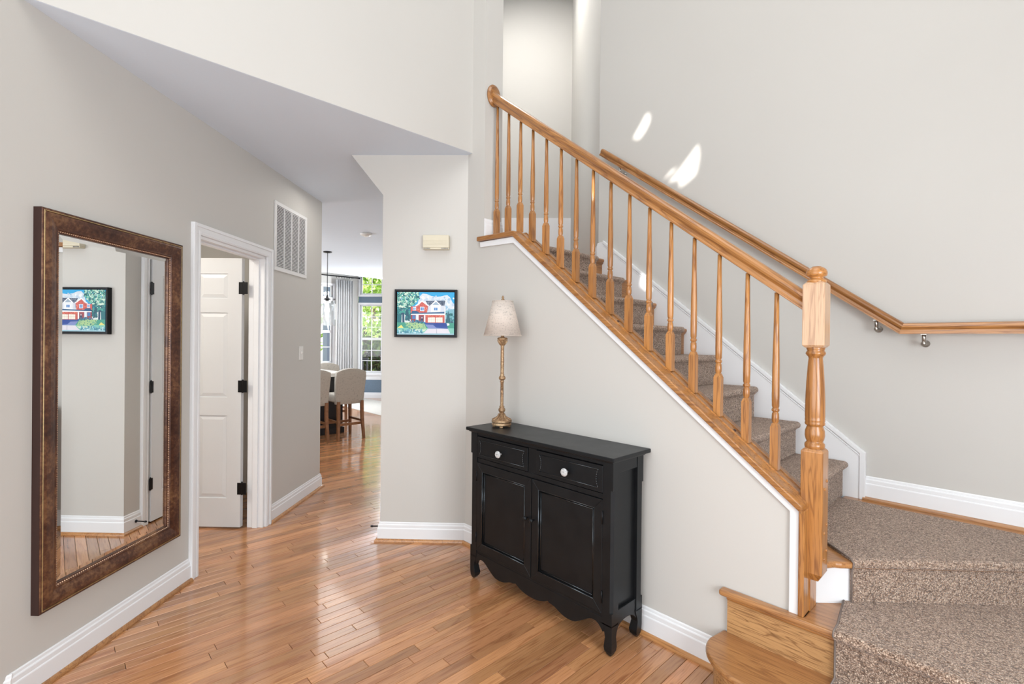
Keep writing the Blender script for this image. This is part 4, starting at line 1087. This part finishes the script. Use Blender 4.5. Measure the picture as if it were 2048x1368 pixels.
# ------------------------------------------------------------------ kitchen: island table, stools, pendant, curtain, rug
isl = thing('kitchen_island', 'dark counter-height island with pale stone top behind the stools', 'island', (-7.5, 2.4, 0))
m = MB(); m.box(-.62, .55, -1.3, .82, .86, .915); m.obj('stone_top', 'stonetop', isl, bevel=.006)
m = MB(); m.box(-.30, .42, -1.2, .78, 0, .86); m.obj('cabinet_body', 'dark', isl)
m = MB(); m.box(-.32, .44, -1.22, .80, 0, .09); m.obj('plinth', 'dark', isl, bevel=.004)
for yy in (-.9, -.2, .5):
    m = MB(); m.box(.42, .432, yy - .26, yy + .26, .14, .80); m.obj('panel', 'dark', isl, bevel=.004)
STG = 'linen counter stools around the kitchen island'
def stool(loc, rz, label):
    # local: back rest at +x side, seat towards -x
    t = thing('counter_stool', label, 'stool', loc, rz, STG)
    yy, zz = [], []
    m = MB(); n = 10; vs = []; fs = []
    for face in (0, 1):
        for i in range(n + 1):
            a = -1 + 2 * i / n; ztop = .955 + .050 * (1 - abs(a) ** 2.2)
            for j in range(7):
                z = .50 + (ztop - .50) * j / 6; hw = .203 + .022 * (j / 6) - .010 * (j == 6)
                lean = .055 * (j / 6) ** 1.3; bul = .028 * (1 - a * a) * (1 if face == 0 else -.6)
                vs.append(((.0 if face == 0 else -.065) + lean - .03 + bul * .4, a * hw, z))
    k = 7
    for face in (0, 1):
        o_ = face * (n + 1) * k
        for i in range(n):
            for j in range(6): fs.append((o_ + i * k + j, o_ + (i + 1) * k + j, o_ + (i + 1) * k + j + 1, o_ + i * k + j + 1))
    B = (n + 1) * k
    for i in range(n):
        for j in (0, 6): fs.append((i * k + j, (i + 1) * k + j, B + (i + 1) * k + j, B + i * k + j))
    for i in (0, n):
        for j in range(6): fs.append((i * k + j, i * k + j + 1, B + i * k + j + 1, B + i * k + j))
    m.add(vs, fs, True); m.obj('backrest', 'linen', t, bevel=.006, seg=2)
    m = MB(); m.box(-.44, -.02, -.20, .20, .52, .64); m.obj('seat', 'linen', t, bevel=.02, seg=3)
    for sy in (-1, 1):
        m = MB(); m.sqloft([(-.005, .030, sy * .19 - .016, sy * .19 + .016, 0), (-.035, .005, sy * .175 - .02, sy * .175 + .02, .30), (-.045, -.005, sy * .175 - .02, sy * .175 + .02, .54)]); m.obj('leg', 'stoolwood', t)
        m = MB(); m.sqloft([(-.425, -.395, sy * .18 - .015, sy * .18 + .015, 0), (-.435, -.395, sy * .175 - .02, sy * .175 + .02, .53)]); m.obj('leg', 'stoolwood', t)
        m = MB(); m.box(-.41, -.02, sy * .175 - .010, sy * .175 + .010, .235, .265); m.obj('stretcher', 'stoolwood', t)
    m = MB(); m.box(-.028, -.008, -.17, .17, .20, .235); m.obj('stretcher', 'stoolwood', t)
    m = MB(); m.box(-.420, -.400, -.17, .17, .18, .215); m.obj('stretcher', 'stoolwood', t)
    return t
s1 = stool((-6.52, 3.05, 0), 0, 'pale linen counter stool nearest the right end of the island')
s2 = copy_tree(s1, (-6.53, 2.535, 0)); s2['label'] = 'linen counter stool half hidden by the hall corner'
s3 = copy_tree(s1, (-8.30, 3.42, 0), PI); s3['label'] = 'linen stool on the far side of the island'

pn = thing('pendant_lamp', 'black pendant lamp with lit bulb and clear glass over the island', 'pendant lamp', uvw(-2.955, 7.12, 0))
m = MB(); m.lathe([(.0, CH), (.062, CH), (.062, CH - .014), (.012, CH - .020), (0, CH - .020)], seg=24); m.obj('canopy', 'black', pn)
m = MB(); m.tube([(0, 0, CH - .015), (0, 0, 2.02)], .0055, 10); m.obj('rod', 'black', pn)
m = MB(); m.lathe([(.006, 2.10), (.012, 2.06), (.020, 2.03), (.050, 2.015), (.052, 2.005), (.022, 2.0), (.022, 1.95), (0, 1.95)], seg=20); m.obj('socket_cap', 'black', pn)
m = MB(); m.lathe([(.016, 1.95), (.030, 1.90), (.036, 1.84), (.028, 1.79), (0, 1.765)], seg=18); m.obj('bulb', 'bulb', pn)
m = MB(); m.lathe([(.020, 2.0), (.10, 1.975), (.115, 1.94), (.118, 1.62), (.115, 1.62), (.112, 1.935), (.098, 1.968), (.020, 1.995)], seg=28); m.obj('glass_shade', 'jar', pn)

cu = thing('curtain', 'pleated light grey curtain beside the tall far window', 'curtain', (XC + .10, 4.93, 0))
m = MB(); n = 90; rows = 8; vs = []; fs = []
for j in range(rows + 1):
    z = 2.80 - 2.74 * j / rows
    for i in range(n + 1):
        a = i / n; fl_ = .5 + .5 * (j / rows)
        w2 = .205 + .025 * (j / rows)
        vs.append((.055 * math.sin(a * 2 * PI * 7.5) * (.7 + .5 * fl_) + .012 * math.sin(a * 31 + 1), (a * 2 - 1) * w2 + .012 * math.sin(a * 2 * PI * 15), z))
for j in range(rows):
    for i in range(n): fs.append((j * (n + 1) + i, j * (n + 1) + i + 1, (j + 1) * (n + 1) + i + 1, (j + 1) * (n + 1) + i))
m.add(vs, fs, True); o = m.obj('panel', 'curtain', cu); so2 = o.modifiers.new('solid', 'SOLIDIFY'); so2.thickness = .004
for k in range(7):
    m = MB(); yy = -.19 + k * .063
    m.tube([(.02 * math.cos(a * PI / 8), yy, 2.865 + .02 * math.sin(a * PI / 8)) for a in range(17)], .003, 6)
    m.obj('ring', 'black', cu)
cr_ = thing('curtain_rod', 'black curtain rod with a ball end on far wall', 'curtain rod', (XC + .10, 5.28, 2.88))
m = MB(); m.tube([(0, -2.0, 0), (0, 0, 0)], .013, 12); m.obj('rod', 'black', cr_)
m = MB(); m.tube([(0, 0, 0), (0, .012, 0), (0, .03, 0), (0, .045, 0)], [.014, .024, .024, .010], 12); m.obj('finial', 'black', cr_)
m = MB(); m.tube([(0, -.08, 0), (-.10, -.08, 0)], .008, 8); m.obj('bracket', 'black', cr_)
m = MB(); m.prism([(-10.9, 4.40), (-8.05, 4.40), (-9.85, 5.45), (-10.9, 5.30)], 0, .012)
tag(m.obj('rug', 'carpet_far', bevel=.003), 'pale rug edge on the floor below the far window', 'rug')

# ------------------------------------------------------------------ outside
m = MB(); m.box(-40, -11.6, -8, 26, -.9, -.8); g_ = tag(m.obj('lawn', 'lawn'), 'shaded green lawn outside the far windows', 'lawn'); g_['kind'] = 'structure'
hs_ = thing('neighbor_wall', 'blue clapboard wall outside window left of the curtain', 'house wall', (-12.6, 5.22, -.8))
m = MB(); m.box(-.3, -.02, 0, .72, 0, 4.4); m.obj('sheathing', 'siding', hs_)
zz = 0
sid = None
while zz < 4.2:
    if sid is None:
        b_ = MB(); b_.add([(-.02, 0, 0), (.018, 0, 0), (-.012, 0, .17), (-.02, 0, .17), (-.02, .72, 0), (.018, .72, 0), (-.012, .72, .17), (-.02, .72, .17)], [(0, 1, 2, 3), (7, 6, 5, 4), (0, 4, 5, 1), (1, 5, 6, 2), (2, 6, 7, 3), (3, 7, 4, 0)])
        sid = b_.obj('clapboard', 'siding', hs_)
    else:
        c_ = cp(sid, hs_); c_.location = (0, 0, zz)
    zz += .155
m = MB(); m.box(-.02, .03, -.02, .05, 0, 4.4); m.obj('corner_board', 'siding', hs_)
dr = thing('deck_railing', 'dark grey deck railing outside the tall far window', 'railing', uvw(-4.5, 12.9, 0), Q)
m = MB(); m.box(-.8, .28, -.03, .03, .86, .92); m.obj('top_rail', 'deck', dr)
m = MB(); m.box(-.8, .28, -.02, .02, .10, .15); m.obj('bottom_rail', 'deck', dr)
bl0 = None
for k in range(9):
    if bl0 is None: bb_ = MB(); bb_.box(-.018, .018, -.018, .018, .15, .86); bl0 = bb_.obj('baluster', 'deck', dr, loc=(-.75, 0, 0))
    else: c_ = cp(bl0, dr); c_.location = (-.75 + k * .125, 0, 0)
def tree(loc, Rr, Hh_, n, cols, label, zbase=1.5, sz=.16, seed=1):
    rg = random.Random(seed)
    t = thing('tree', label, 'tree', loc, 0)
    m = MB(); m.tube([(0, 0, 0), (.05, .02, Hh_ * .5), (0, .05, Hh_ * .9)], [.16, .11, .03], 10); m.obj('trunk', 'bark', t)
    m = MB()
    cl = [(rg.uniform(-Rr, Rr), rg.uniform(-Rr, Rr), rg.uniform(zbase, Hh_)) for _ in range(26)]
    for _ in range(n):
        c = rg.choice(cl); g_ = min(.36, .3 * Rr); v = Vector((c[0] + rg.gauss(0, g_), c[1] + rg.gauss(0, g_), c[2] + rg.gauss(0, g_)))
        a = Vector((rg.gauss(0, 1), rg.gauss(0, 1), rg.gauss(0, 1))).normalized(); b = a.orthogonal().normalized()
        b.rotate(Matrix.Rotation(rg.uniform(0, 6.28), 3, a)); cc = a.cross(b); s2_ = sz * rg.uniform(.5, 1.1)
        q = rg.choice(cols); f_ = rg.uniform(.7, 1.3); m.col = tuple(min(1, x_ * f_) for x_ in q)
        m.add([v - b * s2_, v + cc * s2_ * .45, v + b * s2_, v - cc * s2_ * .45], [(0, 1, 2, 3)])
    tag(m.obj('foliage', 'leaf', t), kind='stuff')
    return t
GR = [(.36, .55, .10), (.55, .70, .22), (.22, .38, .06), (.72, .82, .40)]
DKG = [(.05, .09, .03), (.10, .16, .05), (.09, .06, .04), (.03, .04, .02), (.25, .36, .08)]
tree(uvw(-5.6, 17.5, -.8), 1.3, 5.6, 6500, GR, 'bright green tree outside the tall far window', 1.9, sz=.13, seed=3)
tree(uvw(-10.2, 19.0, -.8), 1.5, 5.6, 3000, GR, 'bright leafy tree beyond the blue clapboard wall', 1.6, seed=5)
tree(uvw(-4.5, 14.35, -.8), .6, 2.15, 4600, DKG, 'dark shrub below the bright tree outside', .2, sz=.10, seed=8)
